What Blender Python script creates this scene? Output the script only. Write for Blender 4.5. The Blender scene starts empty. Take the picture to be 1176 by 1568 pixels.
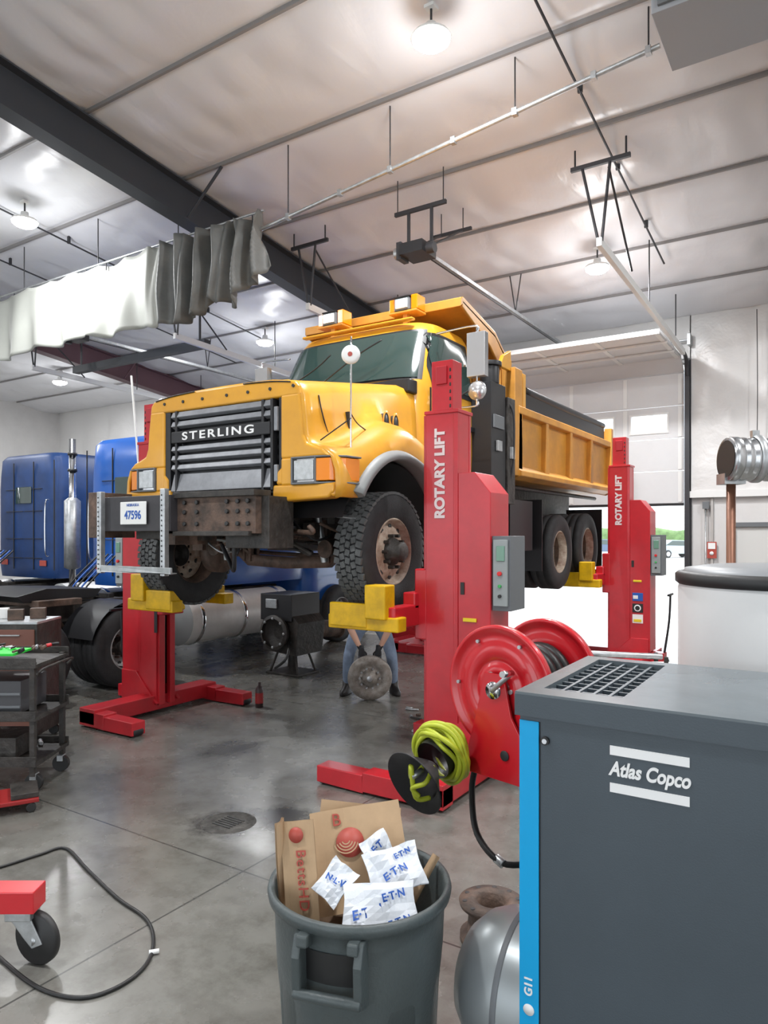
import bpy, bmesh, math, random
from mathutils import Vector, Matrix, noise
random.seed(7)
scene=bpy.context.scene
PI=math.pi
YAW=math.radians(32.8); CY,SY=math.cos(YAW),math.sin(YAW)
CAM=Vector((4.585,-5.376,2.0))
def CW(X,Y,z=0):   # metric offsets (right, ahead) of the photographer's standing spot -> world
    return Vector((CAM.x+CY*X-SY*Y, CAM.y+SY*X+CY*Y, z))
def F(px,py,z=0.0):  # survey of floor points
    d=1087*(2.0-z)/(py-817); return CW((px-588)/1087*d,d,z)
# ---------------------------------------------------------------- materials
MATS={}
def mat(name,col,rough=.5,metal=0,bump=0,bscale=20,var=0,vscale=3,col2=None,emit=0,coat=0,trans=0,alpha=1,spec=None):
    if name in MATS: return MATS[name]
    m=bpy.data.materials.new(name); m.use_nodes=True
    nt=m.node_tree; b=nt.nodes['Principled BSDF']
    c=(*col,1)
    b.inputs['Base Color'].default_value=c
    b.inputs['Roughness'].default_value=rough
    b.inputs['Metallic'].default_value=metal
    if coat: b.inputs['Coat Weight'].default_value=coat; b.inputs['Coat Roughness'].default_value=.08
    if spec is not None: b.inputs['Specular IOR Level'].default_value=spec
    if trans: b.inputs['Transmission Weight'].default_value=trans
    if emit:
        b.inputs['Emission Color'].default_value=c; b.inputs['Emission Strength'].default_value=emit
    tc=nt.nodes.new('ShaderNodeTexCoord')
    if var or col2:
        n=nt.nodes.new('ShaderNodeTexNoise'); n.inputs['Scale'].default_value=vscale; n.inputs['Detail'].default_value=6; n.inputs['Roughness'].default_value=.65
        nt.links.new(tc.outputs['Object'],n.inputs['Vector'])
        r=nt.nodes.new('ShaderNodeValToRGB'); r.color_ramp.elements[0].position=.35; r.color_ramp.elements[1].position=.68
        if col2 is None: col2=tuple(x*(1-var) for x in col)
        r.color_ramp.elements[0].color=(*col2,1); r.color_ramp.elements[1].color=c
        nt.links.new(n.outputs['Fac'],r.inputs['Fac']); nt.links.new(r.outputs['Color'],b.inputs['Base Color'])
    if bump:
        n=nt.nodes.new('ShaderNodeTexNoise'); n.inputs['Scale'].default_value=bscale; n.inputs['Detail'].default_value=4
        nt.links.new(tc.outputs['Object'],n.inputs['Vector'])
        bp=nt.nodes.new('ShaderNodeBump'); bp.inputs['Strength'].default_value=bump; bp.inputs['Distance'].default_value=.02
        nt.links.new(n.outputs['Fac'],bp.inputs['Height']); nt.links.new(bp.outputs['Normal'],b.inputs['Normal'])
    MATS[name]=m; return m
yel=mat('truck_yellow_paint',(.76,.365,.02),.36,coat=.28,col2=(.64,.30,.025),vscale=2.0)
org=mat('dump_body_orange_paint',(.66,.295,.034),.48,col2=(.46,.21,.036),vscale=2.2)
red=mat('lift_red_paint',(.54,.015,.025),.34,coat=.25,var=.18,vscale=4)
redr=mat('reel_red_paint',(.56,.010,.018),.28,coat=.4)
fyel=mat('fork_yellow_paint',(.78,.46,.0),.45,var=.3,vscale=8)
blk=mat('black_satin',(.014,.014,.016),.45)
rub=mat('tire_rubber',(.030,.030,.032),.75,bump=.2,bscale=60,var=.4,vscale=9)
rubt=mat('tire_tread_rubber',(.12,.125,.125),.8,var=.4,vscale=14)
grm=mat('grime_black_metal',(.055,.048,.042),.55,bump=.5,bscale=18,col2=(.018,.016,.014),vscale=7)
rust=mat('rusty_steel',(.17,.105,.075),.65,bump=.4,bscale=25,col2=(.05,.034,.026),vscale=6)
gry=mat('grey_plastic',(.14,.15,.16),.5)
slat=mat('grille_slat_grey',(.28,.29,.31),.35,metal=.3,var=.25,vscale=10)
chrome=mat('chrome',(.75,.76,.78),.12,metal=1)
galv=mat('galvanised_steel',(.55,.57,.58),.38,metal=.8,var=.3,vscale=12)
alu=mat('tank_aluminium',(.80,.80,.79),.42,metal=.2,var=.12,vscale=5)
glass=mat('windshield_glass',(.03,.055,.05),.06,spec=.8,coat=.6)
white=mat('white_paint',(.8,.8,.78),.45)
wht2=mat('white_track',(.75,.75,.74),.4)
rimc=mat('cream_wheel_rim',(.58,.49,.39),.55,col2=(.26,.16,.11),vscale=9)
rimw=mat('grey_wheel_rim',(.33,.33,.33),.5,var=.4,vscale=8)
lens=mat('headlamp_lens',(.62,.65,.66),.14,spec=.8,coat=.6,var=.3,vscale=20)
amber=mat('amber_lens',(.85,.24,.0),.2,coat=.5)
blue=mat('blue_cab_paint',(.01,.10,.42),.3,coat=.4,var=.15,vscale=2)
blue2=mat('dark_blue_paint',(.012,.05,.18),.45,var=.3,vscale=3)
steel=mat('dark_roof_steel',(.035,.04,.05),.55)
steel2=mat('purple_roof_steel',(.14,.07,.085),.6)
doorp=mat('door_panel_white',(.66,.66,.67),.5,var=.06,vscale=1.5)
liner=mat('wall_liner_white',(.66,.65,.64),.5,var=.08,vscale=2)
frm=mat('dark_track_steel',(.05,.05,.055),.5,metal=.4)
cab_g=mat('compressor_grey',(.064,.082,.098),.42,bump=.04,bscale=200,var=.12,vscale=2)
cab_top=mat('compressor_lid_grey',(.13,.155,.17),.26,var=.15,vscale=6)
cyan=mat('cyan_stripe',(.0,.36,.72),.4)
txtw=mat('decal_white',(.85,.85,.84),.5)
txtb=mat('decal_blue',(.02,.10,.42),.5)
txtr=mat('decal_red',(.42,.07,.05),.5)
txtk=mat('decal_black',(.02,.02,.02),.5)
card=mat('cardboard',(.50,.34,.20),.85,var=.12,vscale=9)
bag=mat('white_paper_bag',(.70,.73,.77),.6,bump=.3,bscale=12)
bing=mat('bin_grey_plastic',(.075,.092,.093),.45,bump=.12,bscale=70,var=.2,vscale=5)
hose=mat('green_air_hose',(.46,.52,.03),.45)
khose=mat('black_hose',(.012,.012,.012),.45)
lamp=mat('lamp_lens',(1,1,1),.4,emit=45)
# ---------------------------------------------------------------- mesh builder
def basis(axis):
    a=Vector(axis).normalized()
    u=a.cross(Vector((0,0,1)))
    if u.length<1e-3: u=Vector((1,0,0))
    u.normalize(); w=a.cross(u); return a,u,w
class M:
    def __init__(s): s.v=[];s.f=[];s.m=[];s.s=[];s.mats=[]; s.T=Matrix()
    def mi(s,m):
        if m not in s.mats: s.mats.append(m)
        return s.mats.index(m)
    def add(s,vs,fs,m,sm=False):
        o=len(s.v); k=s.mi(m)
        for p in vs: s.v.append(s.T@Vector(p))
        for f in fs: s.f.append([i+o for i in f]); s.m.append(k); s.s.append(sm)
    def box(s,a,b,m,R=None,c=None):
        x0,y0,z0=a;x1,y1,z1=b
        vs=[Vector(p) for p in ((x0,y0,z0),(x1,y0,z0),(x1,y1,z0),(x0,y1,z0),(x0,y0,z1),(x1,y0,z1),(x1,y1,z1),(x0,y1,z1))]
        if R is not None:
            c=Vector(c) if c is not None else sum(vs,Vector())/8
            vs=[R@(p-c)+c for p in vs]
        s.add(vs,[(0,3,2,1),(4,5,6,7),(0,1,5,4),(1,2,6,5),(2,3,7,6),(3,0,4,7)],m)
    def cb(s,c,d,m,R=None):
        s.box((c[0]-d[0]/2,c[1]-d[1]/2,c[2]-d[2]/2),(c[0]+d[0]/2,c[1]+d[1]/2,c[2]+d[2]/2),m,R)
    def lathe(s,prof,o,axis,m,n=32,sm=True,a0=0,a1=2*PI):
        a,u,w=basis(axis); o=Vector(o); full=abs(a1-a0-2*PI)<1e-6
        vs=[];rings=[];N=n if full else n+1
        for r,h in prof:
            if r<1e-5: rings.append([len(vs)]*N); vs.append(o+a*h)
            else:
                rings.append(list(range(len(vs),len(vs)+N)))
                for i in range(N):
                    t=a0+(a1-a0)*i/n; vs.append(o+a*h+(u*math.cos(t)+w*math.sin(t))*r)
        fs=[]
        for k in range(len(rings)-1):
            A,B=rings[k],rings[k+1]
            for i in range(n):
                j=(i+1)%N if full else i+1
                q=[A[i],A[j],B[j],B[i]]; q2=[]
                for x in q:
                    if x not in q2: q2.append(x)
                if len(q2)>=3: fs.append(q2)
        s.add(vs,fs,m,sm)
    def cyl(s,p0,p1,r,m,n=16,r1=None,sm=True):
        p0=Vector(p0);p1=Vector(p1);L=(p1-p0).length
        if L<1e-6: return
        r1=r if r1 is None else r1
        a,u,w=basis(p1-p0)
        vs=[]
        for c,rr in((p0,r),(p1,r1)):
            for i in range(n):
                t=2*PI*i/n; vs.append(c+(u*math.cos(t)+w*math.sin(t))*rr)
        s.add(vs,[(i,(i+1)%n,n+(i+1)%n,n+i) for i in range(n)],m,sm)
        s.add(vs,[tuple(range(n))[::-1],tuple(range(n,2*n))],m,False)
    def tube(s,pts,r,m,n=8,sub=6,closed=False):
        P=[Vector(p) for p in pts]
        if sub>1:
            Q=[]
            K=len(P)
            for i in range(K if closed else K-1):
                p0=P[(i-1)%K] if (closed or i>0) else P[0]; p1=P[i]; p2=P[(i+1)%K]; p3=P[(i+2)%K] if (closed or i+2<K) else P[-1]
                for j in range(sub):
                    t=j/sub
                    Q.append(.5*((2*p1)+(p2-p0)*t+(2*p0-5*p1+4*p2-p3)*t*t+(3*p1-3*p2+p3-p0)*t**3))
            if not closed: Q.append(P[-1])
            P=Q
        vs=[];K=len(P);up=None
        for i,p in enumerate(P):
            if closed: d=P[(i+1)%K]-P[(i-1)%K]
            else: d=P[min(i+1,K-1)]-P[max(i-1,0)]
            d.normalize()
            if up is None: _,u,w=basis(d)
            else:
                u=up-d*up.dot(d)
                u.normalize(); w=d.cross(u)
            up=u
            for k in range(n):
                t=2*PI*k/n; vs.append(p+(u*math.cos(t)+w*math.sin(t))*r)
        fs=[]
        for i in range(K if closed else K-1):
            for k in range(n):
                a=i*n+k;b=i*n+(k+1)%n;j=((i+1)%K)*n
                fs.append((a,b,j+(k+1)%n,j+k))
        if not closed: fs+= [tuple(range(n))[::-1],tuple(range((K-1)*n,K*n))]
        s.add(vs,fs,m,True)
    def prism(s,poly,ax,a,b,m,sm=False):  # poly 2D in the other two axes
        def P(p,h):
            return (h,p[0],p[1]) if ax=='x' else (p[0],h,p[1]) if ax=='y' else (p[0],p[1],h)
        n=len(poly)
        vs=[P(p,a) for p in poly]+[P(p,b) for p in poly]
        s.add(vs,[(i,(i+1)%n,n+(i+1)%n,n+i) for i in range(n)]+[tuple(range(n))[::-1],tuple(range(n,2*n))],m,sm)
    def loft(s,rings,m,closed=True,caps=True,sm=True):
        n=len(rings[0]);vs=[p for r in rings for p in r];fs=[]
        for k in range(len(rings)-1):
            for i in range(n if closed else n-1):
                j=(i+1)%n; fs.append((k*n+i,k*n+j,(k+1)*n+j,(k+1)*n+i))
        s.add(vs,fs,m,sm)
        if caps and closed:
            s.add(rings[0],[tuple(range(n))],m); s.add(rings[-1],[tuple(range(n))],m)
    def grid(s,fn,nu,nv,m,sm=True,u0=0,u1=1):
        vs=[fn(u0+(u1-u0)*i/nu,j/nv) for j in range(nv+1) for i in range(nu+1)]
        s.add(vs,[(j*(nu+1)+i,j*(nu+1)+i+1,(j+1)*(nu+1)+i+1,(j+1)*(nu+1)+i) for j in range(nv) for i in range(nu)],m,sm)
    def sph(s,c,r,m,n=16,sc=(1,1,1)):
        c=Vector(c)
        def fn(u,v):
            a=2*PI*u;b=PI*v
            return c+Vector((math.sin(b)*math.cos(a)*r*sc[0],math.sin(b)*math.sin(a)*r*sc[1],math.cos(b)*r*sc[2]))
        s.grid(fn,n,n//2,m)
    def build(s,name,parent=None,bevel=0,merge=True,loc=None,rotz=None,seg=2,solid=0):
        me=bpy.data.meshes.new(name)
        me.from_pydata([tuple(v) for v in s.v],[],s.f)
        for m in s.mats: me.materials.append(m)
        me.polygons.foreach_set('material_index',s.m); me.polygons.foreach_set('use_smooth',s.s)
        bm=bmesh.new(); bm.from_mesh(me)
        if merge: bmesh.ops.remove_doubles(bm,verts=bm.verts,dist=.00005)
        bmesh.ops.recalc_face_normals(bm,faces=bm.faces)
        bm.to_mesh(me); bm.free()
        ob=bpy.data.objects.new(name,me); scene.collection.objects.link(ob)
        if parent: ob.parent=parent
        if loc is not None: ob.location=loc
        if rotz is not None: ob.rotation_euler=(0,0,rotz)
        if solid:
            q=ob.modifiers.new('sol','SOLIDIFY'); q.thickness=solid; q.offset=0
        if bevel:
            q=ob.modifiers.new('bev','BEVEL'); q.width=bevel; q.segments=seg; q.limit_method='ANGLE'; q.angle_limit=math.radians(40); q.harden_normals=False
        return ob
def empty(name,loc=(0,0,0),rotz=0):
    e=bpy.data.objects.new(name,None); e.location=loc; e.rotation_euler=(0,0,rotz); e.empty_display_size=.2
    scene.collection.objects.link(e); return e
def text(body,size,loc,R,m,parent=None,name='lettering',ext=.002,space=1,sx=1,align='CENTER',bold=0,shear=0):
    cu=bpy.data.curves.new(name,'FONT'); cu.body=body; cu.size=size; cu.extrude=ext; cu.space_character=space
    cu.align_x=align; cu.align_y='CENTER'; cu.offset=bold; cu.shear=shear
    o=bpy.data.objects.new(name+'_c',cu); scene.collection.objects.link(o)
    dg=bpy.context.evaluated_depsgraph_get(); me=bpy.data.meshes.new_from_object(o.evaluated_get(dg))
    bpy.data.objects.remove(o)
    me.materials.clear(); me.materials.append(m)
    me.transform(R.to_4x4()@Matrix.Diagonal((sx,1,1,1)))
    ob=bpy.data.objects.new(name,me); scene.collection.objects.link(ob)
    if parent: ob.parent=parent
    ob.location=loc
    return ob
RX=lambda a:Matrix.Rotation(math.radians(a),3,'X')
RY=lambda a:Matrix.Rotation(math.radians(a),3,'Y')
RZ=lambda a:Matrix.Rotation(math.radians(a),3,'Z')
# ================================================================ ROOM
X0,X1,Y0,Y1=-17.5,9.0,-12.0,8.8
def roofz(y): return 6.05+.11*(Y1-y)
def floor_mat():
    m=bpy.data.materials.new('polished_concrete'); m.use_nodes=True; nt=m.node_tree; L=nt.links; N=nt.nodes
    b=N['Principled BSDF']; tc=N.new('ShaderNodeTexCoord')
    def nz(s,d=6,r=.6):
        n=N.new('ShaderNodeTexNoise'); n.inputs['Scale'].default_value=s; n.inputs['Detail'].default_value=d; n.inputs['Roughness'].default_value=r
        L.new(tc.outputs['Object'],n.inputs['Vector']); return n
    n1=nz(.7); r=N.new('ShaderNodeValToRGB'); r.color_ramp.elements[0].position=.3; r.color_ramp.elements[1].position=.7
    r.color_ramp.elements[0].color=(.125,.122,.108,1); r.color_ramp.elements[1].color=(.225,.22,.20,1); L.new(n1.outputs['Fac'],r.inputs['Fac'])
    n2=nz(5,9,.72); r2=N.new('ShaderNodeValToRGB'); r2.color_ramp.elements[0].position=.34; r2.color_ramp.elements[1].position=.56
    r2.color_ramp.elements[0].color=(.70,.69,.67,1); r2.color_ramp.elements[1].color=(1,1,1,1); L.new(n2.outputs['Fac'],r2.inputs['Fac'])
    def mul(a,c):
        x=N.new('ShaderNodeMix'); x.data_type='RGBA'; x.blend_type='MULTIPLY'; x.inputs['Factor'].default_value=1
        L.new(a,x.inputs['A']); L.new(c,x.inputs['B']); return x.outputs['Result']
    col=mul(r.outputs['Color'],r2.outputs['Color'])
    sep=N.new('ShaderNodeSeparateXYZ'); L.new(tc.outputs['Object'],sep.inputs[0])
    def ma(op,a,b=None,v=None):
        x=N.new('ShaderNodeMath'); x.operation=op
        L.new(a,x.inputs[0]) if not isinstance(a,(int,float)) else None
        if b is not None: L.new(b,x.inputs[1])
        if v is not None: x.inputs[1].default_value=v
        return x.outputs[0]
    js=[]
    for o,off,per in((sep.outputs['X'],100.4,3.4),(sep.outputs['Y'],100.9,3.4)):
        q=ma('ADD',o,v=off); q=ma('MODULO',q,v=per); q=ma('LESS_THAN',q,v=.012); js.append(q)
    j=ma('MAXIMUM',js[0],js[1]); jc=N.new('ShaderNodeMix'); jc.data_type='RGBA'
    L.new(j,jc.inputs['Factor']); L.new(col,jc.inputs['A']); jc.inputs['B'].default_value=(.06,.06,.055,1); col=jc.outputs['Result']
    # oil stains
    nd=nz(6,6,.7)
    for cx,cy,rr,k in((1.02,-1.83,.32,.95),(1.28,-1.55,.26,.9),(1.9,-.9,.3,.5),(-.2,-.6,.35,.55),(1.0,.9,.4,.5),(0.1,.5,.5,.45),(1.7,1.5,.5,.6),(1.3,2.3,.5,.6),(.6,-2.9,.35,.3),(2.3,-2.2,.3,.35)):
        dx=ma('SUBTRACT',sep.outputs['X'],v=cx); dy=ma('SUBTRACT',sep.outputs['Y'],v=cy)
        dx=ma('MULTIPLY',dx,dx); dy=ma('MULTIPLY',dy,dy); dd=ma('SQRT',ma('ADD',dx,dy))
        dd=ma('DIVIDE',dd,v=rr); dd=ma('ADD',dd,ma('MULTIPLY',nd.outputs['Fac'],v=1.6)); 
        mr=N.new('ShaderNodeMapRange'); mr.inputs['From Min'].default_value=1.3; mr.inputs['From Max'].default_value=1.8; mr.inputs['To Min'].default_value=k; mr.inputs['To Max'].default_value=0
        L.new(dd,mr.inputs['Value']); x=N.new('ShaderNodeMix'); x.data_type='RGBA'
        L.new(mr.outputs[0],x.inputs['Factor']); L.new(col,x.inputs['A']); x.inputs['B'].default_value=(.03,.027,.023,1); col=x.outputs['Result']
    L.new(col,b.inputs['Base Color'])
    n3=nz(2.2,5); mr=N.new('ShaderNodeMapRange'); mr.inputs['To Min'].default_value=.10; mr.inputs['To Max'].default_value=.42; L.new(n3.outputs['Fac'],mr.inputs['Value']); L.new(mr.outputs[0],b.inputs['Roughness'])
    b.inputs['Coat Weight'].default_value=.12; b.inputs['Coat Roughness'].default_value=.15
    bp=N.new('ShaderNodeBump'); bp.inputs['Strength'].default_value=.05; L.new(n2.outputs['Fac'],bp.inputs['Height']); L.new(bp.outputs['Normal'],b.inputs['Normal'])
    return m
def vinyl(name,col,st=.35):
    m=bpy.data.materials.new(name); m.use_nodes=True; nt=m.node_tree; L=nt.links; N=nt.nodes
    b=N['Principled BSDF']; tc=N.new('ShaderNodeTexCoord'); b.inputs['Base Color'].default_value=(*col,1); b.inputs['Roughness'].default_value=.30
    mp=N.new('ShaderNodeMapping'); mp.inputs['Scale'].default_value=(1.0,.35,1); L.new(tc.outputs['Object'],mp.inputs['Vector'])
    n=N.new('ShaderNodeTexNoise'); n.inputs['Scale'].default_value=2.4; n.inputs['Detail'].default_value=5; n.inputs['Distortion'].default_value=.3
    L.new(mp.outputs[0],n.inputs['Vector'])
    bp=N.new('ShaderNodeBump'); bp.inputs['Strength'].default_value=st; bp.inputs['Distance'].default_value=.06; L.new(n.outputs['Fac'],bp.inputs['Height']); L.new(bp.outputs['Normal'],b.inputs['Normal'])
    return m
ceilm=vinyl('vinyl_roof_insulation',(.74,.745,.775),.42); wallm=vinyl('vinyl_wall_insulation',(.68,.67,.66),.5)
m=M(); m.box((X0-.3,Y0-.3,-.2),(X1+.3,Y1+.3,0),floor_mat()); m.build('floor')
m=M(); gnd=mat('outdoor_pavement',(.66,.65,.63),.9,var=.1,vscale=.3)
m.box((-150,Y1+.3,-.25),(150,160,-.03),gnd); m.box((-150,-120,-.25),(150,Y0-.3,-.03),gnd); m.build('ground_outside')
# ceiling
def cf(u,v):
    x=X0+(X1-X0)*u; y=Y0+(Y1-Y0)*v
    p=((Y1-y)/1.5)%1; q=((x+100)/1.82)%1; sp=math.sin(PI*p)
    s=.05*sp**.7+.032*math.sin(PI*q)**.35*min(1,3*sp)
    w=noise.noise(Vector((x*.9,y*.8,0)))*.05+noise.noise(Vector((x*3,y*.9,5)))*.022+abs(noise.noise(Vector((x*1.3+y*.5,y*1.3-x*.4,9))))*.06
    return Vector((x,y,roofz(y)-s-w*sp))
m=M(); m.grid(cf,320,280,ceilm); m.build('ceiling')
m=M()
k=1
while Y1-1.5*k>Y0:
    y=Y1-1.5*k; z=roofz(y)-.03
    m.box((X0,y-.017,z-.022),(X1,y+.017,z+.05),mat('purlin_flange_shadow',(.26,.25,.25),.6)); k+=1  # grey strips: purlin flanges with their shadow lines put into the colour
m.build('trim_1',merge=False)
# walls
def wall_panels(name,rects,y,ax='y',thick=.2,mt=liner):
    m=M()
    for a0,a1,z0,z1 in rects:
        if ax=='y': m.box((a0,y,z0),(a1,y+thick,z1),mt)
        else: m.box((y,a0,z0),(y+thick,a1,z1),mt)
    return m
D1=(-2.13,2.13); D2=(-9.4,-5.2); DH=5.15
MD=(2.95,3.95)
m=wall_panels('w',[(X0,D2[0],0,6.1),(D2[1],D1[0],0,6.1),(D1[1],X1,2.75,6.1),(D2[0],D2[1],DH,6.1),(D1[0],D1[1],DH,6.1),(D1[1],MD[0],0,2.75),(MD[1],X1,0,2.75),(MD[0],MD[1],2.15,2.75)],Y1)
def wf(x0,x1,z0,z1):
    def g(u,v):
        x=x0+(x1-x0)*u; z=z0+(z1-z0)*v
        q=((x+50)/1.3)%1
        return Vector((x,Y1-.04-.05*math.sin(PI*q)**.6-noise.noise(Vector((x*2.5,z*1.3,2)))*.05*math.sin(PI*v),z))
    return g
for a,b_ in((D1[1]+.12,X1),(D2[1]+.12,D1[0]-.12),(X0,D2[0]-.12)):
    m.grid(wf(a,b_,2.75,6.04),int((b_-a)*10)+4,30,wallm)
m.grid(wf(D1[0]-.1,D1[1]+.1,DH+.1,6.04),40,8,wallm)
for x in [2.6,3.9,5.2,6.5,-3.6,-4.4]: m.box((x-.02,Y1-.06,0),(x+.02,Y1,2.7),mat('liner_seam',(.45,.43,.41),.6))
m.box((D1[1]+.1,Y1-.12,2.66),(X1,Y1,2.78),wht2); m.box((D2[1]+.1,Y1-.12,2.66),(D1[0]-.1,Y1,2.78),wht2)
m.build('wall_back')
m=M()
m.prism([(Y0,0),(Y1+.2,0),(Y1+.2,6.1),(Y0,8.4)],'x',X0-.2,X0,liner); m.build('wall_left')
m=M()
for a0,a1,z0,z1 in((Y0,-10,0,8.4),(-10,-5.5,4.6,8.2),(-5.5,Y1+.2,0,6.1)): m.box((X1,a0,z0),(X1+.2,a1,z1),liner)
m.prism([(-5.5,6.1),(Y1+.2,6.1),(-5.5,7.65)],'x',X1,X1+.2,liner); m.build('wall_right')
m=M()
for a0,a1,z0,z1 in((X0,-14.5,0,8.4),(-14.5,-9.5,4.8,8.4),(-9.5,-7.2,0,8.4),(-7.2,-2.2,4.8,8.4),(-2.2,0,0,8.4),(0,5,4.8,8.4),(5,X1+.2,0,8.4)): m.box((a0,Y0-.2,z0),(a1,Y0,z1),liner)
m.build('wall_front')
# rafters + columns
for i,(x,mt) in enumerate(((-3.0,steel),(-10.3,steel2),(4.3,steel))):
    m=M()
    ya,yb=Y0+.05,Y1-.35
    def slab(w,o0,o1,xo=0):
        X=x+xo
        m.add([(X-w/2,ya,roofz(ya)-o0),(X-w/2,yb,roofz(yb)-o0),(X-w/2,yb,roofz(yb)-o1),(X-w/2,ya,roofz(ya)-o1),
               (X+w/2,ya,roofz(ya)-o0),(X+w/2,yb,roofz(yb)-o0),(X+w/2,yb,roofz(yb)-o1),(X+w/2,ya,roofz(ya)-o1)],
              [(0,1,2,3),(4,7,6,5),(0,4,5,1),(1,5,6,2),(2,6,7,3),(3,7,4,0)],mt)
    slab(.012,.02,.60); slab(.24,.1,.12); slab(.24,.59,.61)
    m.prism([(yb+.33,0),(yb+.1,0),(yb-.25,roofz(yb)-.5),(yb+.33,roofz(yb)-.1)],'x',x-.006,x+.006,mt)
    m.box((x-.12,yb+.3,0),(x+.12,yb+.34,roofz(yb)-.1),mt)
    for k in range(2,13,3):   # flange braces up to the purlins
        y=Y1-1.5*k
        m.cyl((x+.1,y,roofz(y)-.58),(x+.75,y,roofz(y)-.06),.022,mt,6)
    m.build('roof_beam',merge=False)
# overhead doors
def overhead_door(xc,hw,zbot,name):
    root=empty(name,(xc,Y1,0))
    m=M(); y=-.02
    top=5.0; z=zbot; H=.61
    secs=[]
    while z<top-.05:
        secs.append((z,min(z+H,top))); z+=H
    for i,(a,b) in enumerate(secs):
        win = (a<=4.0<b) 
        if win:
            wz0,wz1=a+.13,b-.15
            m.box((-hw,y-.05,a),(hw,y,wz0),doorp); m.box((-hw,y-.05,wz1),(hw,y,b-.01),doorp)
            xs=[-1.5,-.5,.5,1.5]; e=-hw
            for xw in xs:
                m.box((e,y-.05,wz0),(xw-.33,y,wz1),doorp); e=xw+.33
                for q in((xw-.36,xw-.33),(xw+.33,xw+.36)): m.box((q[0],y-.065,wz0-.03),(q[1],y-.04,wz1+.03),wht2)
                for q in((wz0-.03,wz0),(wz1,wz1+.03)): m.box((xw-.33,y-.065,q[0]),(xw+.33,y-.04,q[1]),wht2)
            m.box((e,y-.05,wz0),(hw,y,wz1),doorp)
        else: m.box((-hw,y-.05,a),(hw,y,b-.01),doorp)
        for xs_ in (-hw+.06,-hw*.5,0,hw*.5,hw-.06): m.box((xs_-.035,y-.062,a+.02),(xs_+.035,y-.05,b-.03),wht2)
    m.box((-hw,y-.055,zbot-.05),(hw,y+.005,zbot),blk)
    L=(zbot+.25)*.9
    if zbot>.5:
        yy=-.35; n=max(1,int((L-.3)/.61))
        m.box((-hw,y-.05,top),(hw,y,top+.05),doorp)
        m.cb((0,-.2,top+.13),(2*hw,.40,.05),doorp,RX(-35))
        for i in range(n):
            y0=yy-.61*i; m.box((-hw,y0-.6,5.22+i*.015),(hw,y0,5.27+i*.015),doorp)
            m.box((-hw,y0-.61,5.19+i*.015),(hw,y0-.585,5.22+i*.015),wht2)
            for xs_ in (-hw+.06,-hw*.5,0,hw*.5,hw-.06): m.box((xs_-.035,y0-.58,5.205+i*.015),(xs_+.035,y0-.02,5.22+i*.015),wht2)
    m.build('door_sections',root,merge=False)
    root2=empty('door_track_and_opener',(xc,Y1,0))
    m=M()
    for sgn in(-1,1):
        x=sgn*(hw+.07)
        m.box((x-.04,-.17,0),(x+.04,-.06,4.9),frm)
        m.tube([(x,-.11,4.9),(x,-.16,5.12),(x,-.3,5.24),(x,-.5,5.27)],.035,frm,8)
        m.add([(x-.03,-.5,5.22),(x+.03,-.5,5.22),(x+.03,-.5,5.32),(x-.03,-.5,5.32),(x-.03,-5.8,5.38),(x+.03,-5.8,5.38),(x+.03,-5.8,5.48),(x-.03,-5.8,5.48)],[(0,1,2,3),(4,7,6,5),(0,4,5,1),(1,5,6,2),(2,6,7,3),(3,7,4,0)],wht2)
        yh=-5.75; zr=roofz(Y1+yh)-.28
        m.box((x-.35,yh-.02,zr-.05),(x+.35,yh+.02,zr),frm)
        for q in(-.3,.3): m.cyl((x+q,yh,zr),(x+q,yh,zr+.2),.012,frm,6)
        m.cyl((x-.22,yh,zr),(x-.02,yh,5.45),.018,frm,6); m.cyl((x+.12,yh,zr),(x+.02,yh,5.45),.018,frm,6)
        m.cyl((x+.1,yh,zr-.1),(x+.1,yh+1.1,5.42),.014,frm,6)
        for yh in(-3.2,-1.2): m.cyl((x,yh,5.4),(x,yh,roofz(Y1+yh)-.04),.01,frm,6)
    m.cyl((-hw-.1,-.22,5.55),(hw+.1,-.22,5.55),.02,galv,10); m.cyl((-.9,-.22,5.55),(.9,-.22,5.55),.05,frm,14)
    m.box((-hw-.15,-.3,5.45),(-hw-.1,-.05,5.65),galv); m.box((hw+.1,-.3,5.45),(hw+.15,-.05,5.65),galv)
    m.box((-.035,-6.1,5.66),(.035,-.2,5.71),galv); m.tube([(0,-6.1,5.64),(0,-.3,5.64)],.008,frm,6,sub=1)
    m.box((-.17,-6.45,5.56),(.17,-6.08,5.70),blk); m.box((-.24,-6.4,5.53),(-.17,-6.2,5.75),frm); m.cyl((.17,-6.3,5.62),(.27,-6.3,5.62),.07,frm,14); m.cyl((-.24,-6.3,5.64),(-.3,-6.3,5.64),.08,galv,14)
    zr=roofz(Y1-6.2)-.50
    m.box((-.38,-6.22,zr-.05),(.38,-6.18,zr),frm)
    for q in(-.17,.17):
        m.box((q-.018,-6.215,5.7),(q+.018,-6.185,zr),frm); m.cyl((q,-5.3,zr-.02),(q,-6.15,5.72),.014,frm,6); m.cyl((q*2,-6.2,zr),(q*2,-6.2,zr+.42),.008,frm,6); m.cyl((q,-5.3,zr-.02),(q,-5.3,zr+.3),.008,frm,6)
    m.box((-.3,-5.32,zr-.04),(.3,-5.28,zr),frm)
    zr=roofz(Y1-3)-.05
    for q in(-.1,.1): m.cyl((q,-3,zr),(0,-3,5.7),.010,frm,6)
    m.build('tracks',root2,merge=False)
overhead_door(0,2.12,2.57,'door_1')
overhead_door(-7.3,2.09,0.06,'door_2')
m=M()
for d in(D1,D2):
    for x,s in((d[0],-1),(d[1],1)): m.box((min(x,x+s*.12),Y1-.06,0),(max(x,x+s*.12),Y1+.02,DH+.1),frm)
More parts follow.
